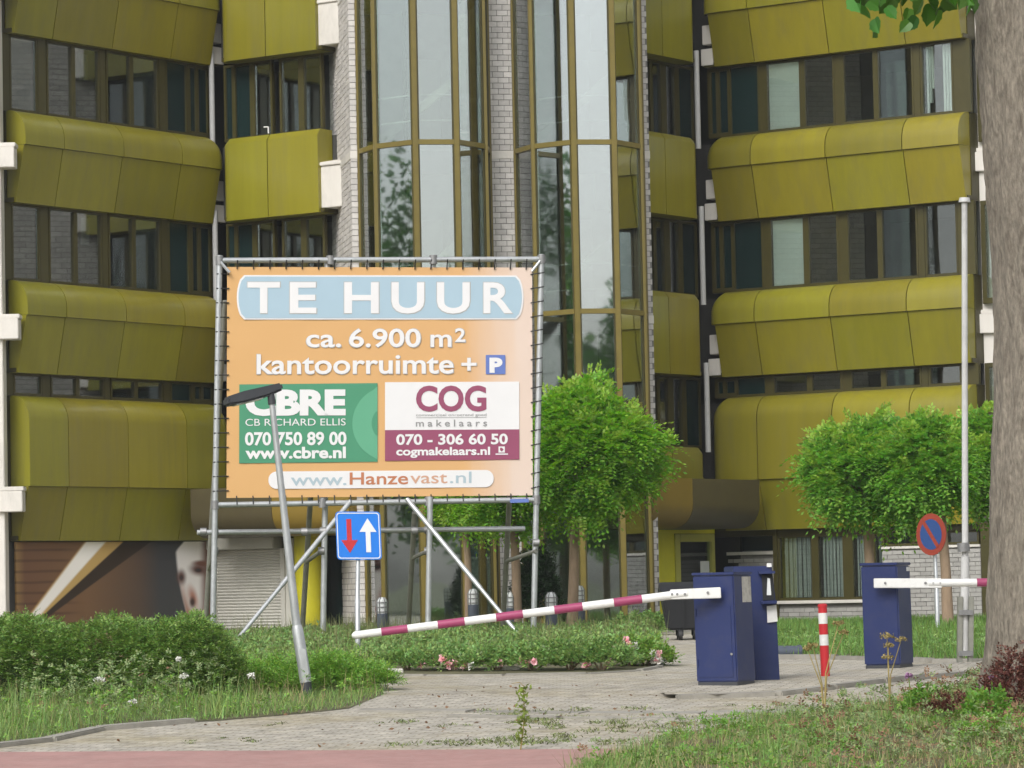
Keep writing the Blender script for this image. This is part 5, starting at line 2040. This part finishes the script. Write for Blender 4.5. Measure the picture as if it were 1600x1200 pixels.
def hedge():
    # long clipped-out yew hedge at the left; its front foot stands on the verge
    Y0, Y1 = 36.3, 38.0
    x0, x1 = P(-80, 1000, 37)[0], P(372, 1000, 37)[0]

    def H(x):
        t = (x - x0) / (x1 - x0)
        return P(200, 972, 37)[2] - g(37) + 0.04 * np.sin(x * 3.1) + 0.05 * np.sin(x * 7.3 + 1) - 0.10 * np.clip((t - 0.35) / 0.65, 0, 1) - 0.35 * np.clip((t - 0.88) / 0.12, 0, 1) ** 2
    root = thing('hedge', 'dense dark green yew hedge on the left verge in front of the mural', 'hedge', ((x0 + x1) / 2, 37.1, float(g(37.1))))

    def samp(n):
        x = RNG.uniform(x0, x1, n)
        t = RNG.uniform(0, 1, n)
        # superellipse cross-section
        a = RNG.uniform(0, math.pi, n)
        rr_ = RNG.uniform(0, 1, n) ** 0.28
        lump = 1 + 0.12 * snoise(x * 2.2, a * 2.0, 1.3)
        cy = (Y0 + Y1) / 2
        ey = (Y1 - Y0) / 2 * np.sign(np.cos(a)) * np.abs(np.cos(a)) ** 0.6
        endf = np.sqrt(np.clip((x1 - x) / 0.7, 0.05, 1))
        y = cy - ey * rr_ * lump * endf
        h = H(x)
        z = g(y) + h * np.sin(a) ** 0.55 * rr_ * (0.92 + 0.08 * lump)
        p = np.stack([x, y, z], 1)
        d = np.stack([0.25 * RNG.normal(size=n), -np.cos(a), np.sin(a)], 1)
        return p, d
    sprig_volume(11000, samp, 0.20, 7, 0.040, 0.0065, YEWM, 'foliage', root, up=0.12, jitter=0.5, droop=0.45)
    sprig_volume(900, lambda n_: (lambda p, d: (p[snoise(p[:, 0], p[:, 2], 2.2, 9.0) > 0.25], d[snoise(p[:, 0], p[:, 2], 2.2, 9.0) > 0.25]))(*samp(n_)), 0.20, 6, 0.036, 0.006, RUSTY, 'dead_twigs', root, up=0.1)
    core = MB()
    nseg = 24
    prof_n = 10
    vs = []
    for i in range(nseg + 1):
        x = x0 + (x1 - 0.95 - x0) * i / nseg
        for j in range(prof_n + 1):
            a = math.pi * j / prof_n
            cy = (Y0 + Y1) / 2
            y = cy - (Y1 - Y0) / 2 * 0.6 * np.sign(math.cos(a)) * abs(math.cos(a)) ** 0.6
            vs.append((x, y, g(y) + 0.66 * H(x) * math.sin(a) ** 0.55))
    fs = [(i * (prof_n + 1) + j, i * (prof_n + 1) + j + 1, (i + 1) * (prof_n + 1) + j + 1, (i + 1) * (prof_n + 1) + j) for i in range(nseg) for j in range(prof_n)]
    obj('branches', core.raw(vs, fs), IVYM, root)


hedge()


def mound(name, label, cat, cx, cy, rx, ry, h, n, L, pairs, ll, lw, m, group=None, up=0.3, part='foliage', flowers=None, seed=0):
    root = thing(name, label, cat, (cx, cy, float(g(cy))), group)

    def samp(n_):
        a = RNG.uniform(0, 2 * math.pi, n_)
        q = RNG.uniform(0, 1, n_) ** 0.5
        lump = 1 + 0.22 * np.sin(a * 3 + seed) * np.sin(q * 5 + seed * 2) + 0.12 * np.sin(a * 7 + seed)
        x = cx + rx * q * np.cos(a) * lump
        y = cy + ry * q * np.sin(a) * lump
        top = h * np.sqrt(np.clip(1 - q ** 2 * 0.92, 0, 1)) * (0.85 + 0.3 * RNG.uniform(0, 1, n_) * np.abs(np.sin(a * 5 + x * 4)))
        z = g(y) + top * RNG.uniform(0.25, 1, n_) ** 0.5
        d = np.stack([np.cos(a) * q, np.sin(a) * q, 0.7 * np.ones(n_)], 1)
        return np.stack([x, y, z], 1), d
    sprig_volume(n, samp, L, pairs, ll, lw, m, part, root, up=up)
    st = MB()
    for i in range(7):
        a = RNG.uniform(0, 6.28)
        e = np.array([cx + rx * 0.6 * math.cos(a), cy + ry * 0.6 * math.sin(a), g(cy) + h * 0.6])
        st.path([(cx, cy, g(cy) - 0.03), ((cx + e[0]) / 2, (cy + e[1]) / 2, g(cy) + h * 0.4), e], [0.016, 0.010, 0.004], 5)
    obj('stems', st, BARK2, root)
    if flowers:
        for (fx, fy, fz, fm, s) in flowers:
            c = np.array([fx, fy, fz])
            dd = unit(RNG.normal(size=(16, 3)) + np.array([0, -0.6, 0.5]))
            V = leaf_quads(c + dd * s * 0.3, dd, s * 0.8, s * 0.36)
            link('flower', quads('flower', V, fm), root)
    return root


sq = base_at(500, 1092)
mound('low_conifer', 'low spreading light green conifer round the foot of the leaning lamp', 'shrub', P(512, 1080, 37.9)[0], 38.1, 0.56, 0.7, 0.33, 2400, 0.17, 7, 0.036, 0.006, SHRUBM, up=0.05, seed=2)
mound('low_conifer', 'smaller pale green conifer between hedge and leaning lamp', 'shrub', P(418, 1075, 38.2)[0], 38.4, 0.42, 0.6, 0.30, 1300, 0.16, 7, 0.034, 0.006, SHRUBM, up=0.05, seed=4)


def on_bed(px, py):
    return G(px, py)


# rose bushes along the front kerb of the bed
rg = np.random.default_rng(5)
rose = [(640, 0.42, 0.30, ROSEM, [(668, 1033, 0), (681, 1031, 0), (688, 1027, 1), (656, 1052, 0)], 'dark rose bush behind the kerb, first from the left with white stone before it'),
        (705, 0.45, 0.36, ROSEM, [(700, 1043, 0), (710, 1046, 0), (692, 1030, 0), (726, 1052, 0)], 'dark rose bush bearing the brightest pair of pink blooms'),
        (775, 0.42, 0.34, ROSEM, [(780, 1036, 0), (736, 1051, 1)], 'dark rose bush with one small pink bloom, left of the brace foot'),
        (835, 0.48, 0.40, ROSEM, [(813, 1032, 0), (824, 1035, 0), (857, 1035, 1)], 'rose bush below the foot of the billboard post'),
        (890, 0.48, 0.46, ROSEM, [(835, 1035, 0), (915, 1044, 0), (919, 1041, 0)], 'tall dark rose bush below the near tree trunk'),
        (940, 0.45, 0.48, ROSEM, [], 'tall plain green bush between the pink and the white roses'),
        (985, 0.46, 0.46, ROSEL, [(962, 1010, 0), (975, 1006, 1), (968, 1014, 1), (985, 1009, 0), (992, 1010, 1), (960, 1016, 1), (978, 1001, 0)], 'light green rose bush covered in pale blooms near the bed end'),
        (1012, 0.30, 0.34, ROSEL, [(1022, 1022, 1), (1028, 1026, 1), (1026, 1040, 0), (1030, 1034, 1), (1020, 1045, 1), (1029, 1022, 0)], 'light green rose bush with pale blooms at the very corner of the bed')]
for i, (px, r_, h, m, fl, lab) in enumerate(rose):
    b = G(px, 1050 if px < 960 else 1043)
    cy = b[1] + 0.35
    fls = []
    for (fx, fy, t) in fl:
        q = P(fx, fy, cy - 0.36)
        fls.append((q[0], q[1], max(q[2], g(q[1]) + 0.08), PINK if t == 0 else WPETAL, 0.09 if px != 705 else 0.11))
    mound('rose_bush', lab, 'rose bush', b[0], cy, r_, 0.42, h * 0.72, 360, 0.13, 3, 0.05, 0.014, m, group='rose bushes along the bed kerb', flowers=fls, seed=i)

# edging stones glimpsed at the foot of the bushes
for i, (x0, x1, y, lab) in enumerate([(596, 630, 1052, 'white edging stone lying at the left end of the rose bed'), (778, 812, 1048, 'white edging stone half hidden under the rose bushes')]):
    a, b = G(x0, y), G(x1, y)
    r_ = thing('edging_stone', lab, 'stone', (a + b) / 2)
    obj('slab', MB().box8([(p[0], p[1] + dy, p[2] + z) for z in (0.0, 0.055) for p, dy in ((a, 0), (b, 0), (b, 0.1), (a, 0.1))]), WCONC, r_, bevel=0.01)

# leafy ground cover filling the bed behind
n = 62000
x, y = scatter(rose_poly, n)
k = y > 45.3
x, y = x[k], y[k]
hgt = 0.13 + 0.10 * snoise(x, y, 1.3, 2.0) + 0.07 * snoise(x, y, 4.0, 5.0)
z = g(y) + 0.05 + np.clip(hgt, 0.06, 0.6) * RNG.uniform(0.3, 1.0, len(x)) ** 0.6
p = np.stack([x, y, z], 1)
d = unit(RNG.normal(size=p.shape) + np.array([0, -0.2, 0.5]))
V = leaf_quads(p, d, RNG.uniform(0.05, 0.11, len(x)), RNG.uniform(0.010, 0.022, len(x)))
link('ground_cover', quads('ground_cover', V, ROSEM), kind='stuff', label='leafy ground cover filling the bed under the billboard')


def grass(name, polys, label, m=GRASSM, wmin=0.004, wmax=0.009):
    Vs = []
    for poly, n, h0, h1, lean, hm in polys:
        x, y = scatter(poly, n)
        x, y = x + RNG.normal(size=len(x)) * 0.05, y + RNG.normal(size=len(y)) * 0.09
        patch = 0.55 + 0.45 * snoise(x, y, 1.5, 1.0)
        if hm is not None:
            keep = hm(x, y)
            x, y, patch = x[keep], y[keep], patch[keep]
        h = RNG.uniform(h0, h1, len(x)) * (0.6 + 0.6 * np.clip(patch, 0, 1))
        a = RNG.uniform(0, 2 * math.pi, len(x))
        ln = RNG.uniform(0.05, lean, len(x)) * h
        w = RNG.uniform(wmin, wmax, len(x))
        b = np.stack([x, y, g(y) + 0.02], 1)
        dx = np.stack([np.cos(a), np.sin(a), np.zeros(len(x))], 1)
        pr = np.stack([-np.sin(a), np.cos(a), np.zeros(len(x))], 1)
        t = b + dx * ln[:, None] + np.array([0, 0, 1.0]) * h[:, None]
        Vs.append(np.stack([b - pr * w[:, None], b + pr * w[:, None], t + pr * w[:, None] * 0.2, t - pr * w[:, None] * 0.2], 1))
    V = np.concatenate(Vs)
    link(name, quads(name, V, m), kind='stuff', label=label)


tall = lambda x, y: snoise(x, y, 1.1, 3.0) > -0.25
LAWNM = mat('lawn_grass_blade', (0.16, 0.29, 0.06), 0.6, island=0.42, hue=0.03, trans=0.3)
grass('grass', [(verge_left, 130000, 0.02, 0.09, 1.3, None), (verge_left, 42000, 0.12, 0.34, 0.9, lambda x, y: (snoise(x, y, 1.1, 3.0) > -0.1) & (y < 36.8) & (x < -2.6))], 'rough green grass and weeds on the left verge', wmin=0.002, wmax=0.005)
grass('grass', [(verge_right, 120000, 0.02, 0.09, 1.3, lambda x, y: (snoise(x, y, 2.2, 7.0) > -0.12) & ~((y < 29.9) & (x > 1.3) & (snoise(x, y, 1.9, 40.0) > -0.15))), (verge_right, 26000, 0.07, 0.22, 1.0, lambda x, y: (snoise(x, y, 1.3, 9.0) > 0.1) & ~((y < 29.9) & (x > 1.3) & (snoise(x, y, 1.9, 40.0) > -0.15)))], 'rough green grass and weeds on the right verge', wmin=0.002, wmax=0.0045)
grass('grass', [(lawn_poly, 70000, 0.05, 0.20, 1.0, None)], 'tufted grass in front of the right wing', LAWNM, wmin=0.004, wmax=0.009)
grass('dry_grass', [(verge_left, 6000, 0.10, 0.34, 0.9, tall), (verge_right, 9000, 0.04, 0.20, 1.2, None)], 'dry straw coloured stalks among the verge grass', DRYM, wmin=0.002, wmax=0.004)
grass('grass', [(rose_poly, 9000, 0.25, 0.48, 0.6, lambda x, y: (y > 50) & (snoise(x, y, 0.8, 14.0) > 0.1)), (rose_poly, 26000, 0.08, 0.26, 0.8, lambda x, y: (y > 45.2) & (snoise(x, y, 0.9, 4.0) > -0.6))], 'long grass growing through the bed below the billboard', mat('faded_bed_grass', (0.19, 0.21, 0.08), 0.6, island=0.4, hue=0.03, trans=0.3), 0.004, 0.008)
# moss and weed tufts in the paving joints
TUFTM = mat('dull_tuft_blade', (0.17, 0.21, 0.07), 0.7, island=0.4, hue=0.03)
Vs = []
tx_, ty_ = scatter([G(*q)[:2] for q in [(250, 1150), (560, 1115), (1260, 1100), (1280, 1125), (1000, 1165), (700, 1168), (300, 1168)]], 520)
for cx_, cy_ in zip(tx_, ty_):
    if snoise(np.array([cx_]), np.array([cy_]), 1.2, 8.0)[0] + 0.16 * cx_ < 0.05:
        continue
    m_ = 26
    s_ = RNG.uniform(0.4, 1.4)
    x = cx_ + RNG.normal(size=m_) * 0.05 * s_
    y = cy_ + RNG.normal(size=m_) * 0.09 * s_
    h = RNG.uniform(0.006, 0.026, m_) * s_
    a = RNG.uniform(0, 6.28, m_)
    b = np.stack([x, y, g(y) + 0.004], 1)
    pr = np.stack([-np.sin(a), np.cos(a), 0 * a], 1) * 0.006
    t = b + np.stack([np.cos(a) * h * 1.5, np.sin(a) * h * 1.5, h], 1)
    Vs.append(np.stack([b - pr, b + pr, t + pr * 0.3, t - pr * 0.3], 1))
link('moss_tufts', quads('moss_tufts', np.concatenate(Vs), TUFTM), kind='stuff', label='low green tufts growing in the paving joints')

# broad-leaved weeds mixed in the verges
def weeds(name, poly, n, h, label, m=WEEDM, keep=None):
    x, y = scatter(poly, n)
    if keep is not None:
        k_ = keep(x, y)
        x, y = x[k_], y[k_]
    z = g(y) + 0.03 + RNG.uniform(0, h, len(x))
    p = np.stack([x, y, z], 1)
    d = unit(RNG.normal(size=p.shape) + np.array([0, 0, 0.4]))
    V = pinnate(p, d, 0.08, 3, 0.034, 0.008, 0.3)
    link(name, quads(name, V, m), kind='stuff', label=label)


SAGE = mat('pale_sage_weed', (0.235, 0.31, 0.13), 0.7, island=0.35, hue=0.03, trans=0.25)
RUST = mat('rusty_seed_head', (0.23, 0.135, 0.075), 0.8, island=0.4, trans=0.15)
weeds('weeds', verge_left, 9000, 0.24, 'broad leaved weeds on the left verge', SHRUBM, lambda x, y: snoise(x, y, 1.4, 6.0) > 0.0)
weeds('weeds', verge_left, 20000, 0.50, 'pale feathery weeds before the hedge', SAGE, lambda x, y: (snoise(x, y, 1.0, 12.0) > -0.1) & (y > 33.2) & (y < 36.5) & (x < -2.9))
weeds('weeds', verge_left, 3000, 0.36, 'rusty seeded weeds on the left verge', RUST, lambda x, y: (snoise(x, y, 1.7, 15.0) > 0.25) & (y > 33.4) & (y < 36.5) & (x < -2.8))
weeds('weeds', verge_right, 6500, 0.12, 'broad leaved weeds on the right verge', WEEDM, lambda x, y: snoise(x, y, 1.4, 2.0) > 0.05)
weeds('weeds', verge_right, 8000, 0.20, 'pale weeds on the right verge', SAGE, lambda x, y: snoise(x, y, 1.8, 22.0) + 0.12 * x > 0.55)
weeds('weeds', verge_right, 4000, 0.26, 'rusty seeded weeds near the big trunk', RUST, lambda x, y: snoise(x, y, 2.1, 18.0) + 0.22 * x > 0.95)
weeds('weeds', lawn_poly, 9000, 0.20, 'leafy weeds along the lawn edge', ROSEM, lambda x, y: (y < 52) & (snoise(x, y, 1.2, 3.0) > -0.2))
xl, yl_ = scatter([G(*q)[:2] for q in [(0, 1165), (300, 1130), (600, 1090), (1000, 1055), (1085, 1062), (1330, 1075), (1500, 1060), (1300, 1110), (1000, 1160), (400, 1170)]], 520)
kl = snoise(xl, yl_, 1.1, 31.0) > 0.1
xl, yl_ = xl[kl], yl_[kl]
dl = rdirs(len(xl)) * np.array([1, 1, 0.25])
link('leaf_litter', quads('leaf_litter', leaf_quads(np.stack([xl, yl_, g(yl_) + 0.014], 1), unit(dl), RNG.uniform(0.02, 0.06, len(xl)), RNG.uniform(0.006, 0.016, len(xl))), RUST), kind='stuff', label='dead leaves and bits lying on the paving')


def umbel(label, px, pb, tops, Y, m, flat=0.07, name='wild_flower', cat='plant', head_m=None, group=None):
    """one stalk with branching flat flower heads"""
    b = np.array([P(px, pb, Y)[0], Y, float(g(Y)) + 0.02])
    root = thing(name, label, cat, b, group)
    st = MB()
    fork = None
    for (hx, hy, s) in tops:
        t = P(hx, hy, Y)
        f = b + (t - b) * 0.5
        f[0] = b[0] + (t[0] - b[0]) * 0.15
        st.path([b, f, t], [0.008, 0.006, 0.004], 6)
    obj('stem', st, m, root)
    for (hx, hy, s) in tops:
        t = P(hx, hy, Y)
        n_ = 90
        a = RNG.uniform(0, 6.28, n_)
        q = np.sqrt(RNG.uniform(0, 1, n_)) * s
        p = t + np.stack([q * np.cos(a), q * np.sin(a), RNG.normal(size=n_) * 0.010 - q * 0.25 + 0.02], 1)
        V = leaf_quads(p, rdirs(n_), 0.022, 0.008)
        link('flower_head', quads('flower_head', V, head_m or m), root)
    return root


YW = 34.6
for (px, py, pb, s, lab) in [(155, 1063, 1120, 0.060, 'white yarrow head, leftmost on the left verge'), (288, 1058, 1110, 0.045, 'white yarrow head on a tall stem near the hedge end'),
                             (207, 1098, 1130, 0.040, 'small white yarrow head low in the left verge'), (392, 1057, 1105, 0.035, 'white flower head between hedge and leaning lamp'), (279, 1032, 1105, 0.028, 'tallest white flower head against the hedge')]:
    umbel(lab, px, pb, [(px, py, s)], YW, WEEDM, head_m=WPETAL, group='white flowers on the left verge')
umbel('dry forked umbel stalk standing before the red and white bollard', 1289, 1160, [(1270, 1010, 0.05), (1310, 975, 0.055), (1318, 990, 0.05), (1262, 1015, 0.04)], 31.5, UMBELM, name='dry_umbel')
umbel('dry umbel stalk standing before the right barrier cabinet', 1390, 1110, [(1386, 995, 0.07), (1388, 1010, 0.05), (1408, 1000, 0.06), (1387, 1028, 0.06)], 33.0, UMBELM, name='dry_umbel')
for (px, py, lab) in [(1420, 1058, 'mauve thistle head left of the big trunk'), (1548, 1062, 'mauve thistle head on the red shrub'), (1525, 1128, 'low mauve flower head right in the weeds')]:
    umbel(lab, px + 4, py + 60, [(px, py, 0.035)], 31.5, WEEDM, head_m=PURPLE, group='mauve flowers by the big trunk')
umbel('white clover like flower at the left tip of the right verge', 1092, 1168, [(1091, 1152, 0.05)], 30.6, WEEDM, head_m=WPETAL)


def sapling():
    Y = 29.2
    b = np.array([P(814, 1215, Y)[0], Y, float(g(Y))])
    root = thing('sapling', 'thin yellow green weed shoot standing alone at the red path edge', 'plant', b)
    t = P(818, 1072, Y)
    st = MB().path([b, b + (t - b) * 0.5 + np.array([0.02, 0, 0]), t], [0.007, 0.006, 0.003], 6).path([t, P(812, 1066, Y), P(800, 1068, Y)], [0.003, 0.003, 0.002], 5)
    obj('stem', st, UMBELM, root)
    s = RNG.uniform(0.15, 1, 150)
    p = b + (t - b) * s[:, None] + RNG.normal(size=(150, 3)) * np.array([0.025, 0.025, 0.01])
    V = leaf_quads(p, unit(rdirs(150) + np.array([0, 0, 0.5])), 0.05, 0.011)
    link('leaves', quads('leaves', V, mat('yellow_green_leaf', (0.20, 0.27, 0.05), 0.5, island=0.3, trans=0.3)), root)


sapling()
bY = 31.3
mound('barberry', 'dark red leaved shrub at the foot of the big trunk', 'shrub', P(1590, 1100, bY)[0], bY, 0.30, 0.3, 0.62, 460, 0.12, 4, 0.03, 0.010, REDLEAF, seed=3)
mound('barberry', 'smaller dull red shrub left of the big trunk', 'shrub', P(1490, 1110, bY)[0], bY + 0.1, 0.26, 0.3, 0.22, 190, 0.10, 4, 0.028, 0.009, REDLEAF, seed=5)
mound('leafy_weed', 'bright green leafy weed in front of the dark red shrub', 'plant', P(1545, 1150, 30.6)[0], 30.6, 0.20, 0.3, 0.30, 190, 0.12, 3, 0.045, 0.014, WEEDM, seed=6)
mound('leafy_weed', 'bright green leafy weed left of the red shrubs', 'plant', P(1440, 1110, 31.8)[0], 31.8, 0.14, 0.2, 0.26, 130, 0.11, 3, 0.04, 0.012, WEEDM, seed=7)
mound('leafy_weed', 'soft green feathery weed at the bottom right corner', 'plant', P(1560, 1195, 29.0)[0], 29.1, 0.26, 0.3, 0.18, 280, 0.12, 5, 0.035, 0.006, SHRUBM, seed=8)
# dark evergreen in front of the tower and one by the bin
mound('evergreen', 'dark evergreen bush against the glass tower behind the billboard post', 'shrub', P(838, 960, 68)[0], 68.0, 0.42, 0.4, 1.75, 1500, 0.14, 4, 0.06, 0.018, IVYM, seed=9)
mound('evergreen', 'low dark bush at the foot of the brick tower', 'shrub', P(1005, 985, 60)[0], 60.0, 0.6, 0.5, 0.34, 700, 0.12, 4, 0.05, 0.016, ROSEM, seed=10)


# ------------------------------------------------------------------ wood behind the camera and side clumps, added out of view for pane reflections
def reflected_wood():
    Vs = []
    r_ = np.random.default_rng(31)
    for i in range(22):
        x = -52 + i * 5 + r_.uniform(-1.5, 1.5)
        y = -26 + r_.uniform(-5, 5)
        h = r_.uniform(13, 21)
        p, d = crown_points(1000, (x, y, h * 0.58), (3.4, 3.0, h * 0.42), seed=100 + i, amp=0.35)
        Vs.append(leaf_quads(p, unit(d + 0.8 * r_.normal(size=d.shape)), 0.62, 0.26))
        t = MB()
    for i in range(9):  # unseen left clump, added and sized to green the tower panes
        x, y, h = -46 + 2.2 * i + r_.uniform(-1, 1), 50 + 2.3 * i + r_.uniform(-2, 2), r_.uniform(13.5, 16.5)
        p, d = crown_points(4500, (x - 6, y, h * 0.55), (2.6, 2.6, h * 0.45), seed=200 + i, amp=0.35)
        Vs.append(leaf_quads(p, unit(d + 0.8 * r_.normal(size=d.shape)), 0.28, 0.10))
    for (x, y, h) in ((18, 12, 13.4), (20.5, 10, 15.2), (26.5, 11, 14.6)):  # unseen trees added where the tower's front panes mirror them
        p, d = crown_points(6500, (x, y, h * 0.62), (1.7, 1.7, h * 0.38), seed=int(300 + x), amp=0.45)
        Vs.append(leaf_quads(p, unit(d + 0.8 * r_.normal(size=d.shape)), 0.20, 0.075))
    link('reflected_wood', quads('reflected_wood', np.concatenate(Vs), CROWNM), kind='stuff', label='trees across the road and clumps added out of view for the glass reflections')


reflected_wood()


# ------------------------------------------------------------------ thin fog volume added to lift the blacks like lens veil
hm = bpy.data.materials.new('thin_veil_haze')
hm.use_nodes = True
hn = hm.node_tree
hn.nodes.clear()
ho = hn.nodes.new('ShaderNodeOutputMaterial')
hv = hn.nodes.new('ShaderNodeVolumePrincipled')
hv.inputs['Color'].default_value = (0.93, 0.95, 0.97, 1)
hv.inputs['Density'].default_value = VEIL_HAZE
hn.links.new(hv.outputs[0], ho.inputs['Volume'])
W_ = lambda u, v, z: np.array([u, v, z])
hz = obj('veil_haze', MB().box(W_, -75, 75, -50, 110, -1.3, 26), hm, kind='stuff', smooth=False, label='thin fog over the forecourt, added to imitate lens veil')
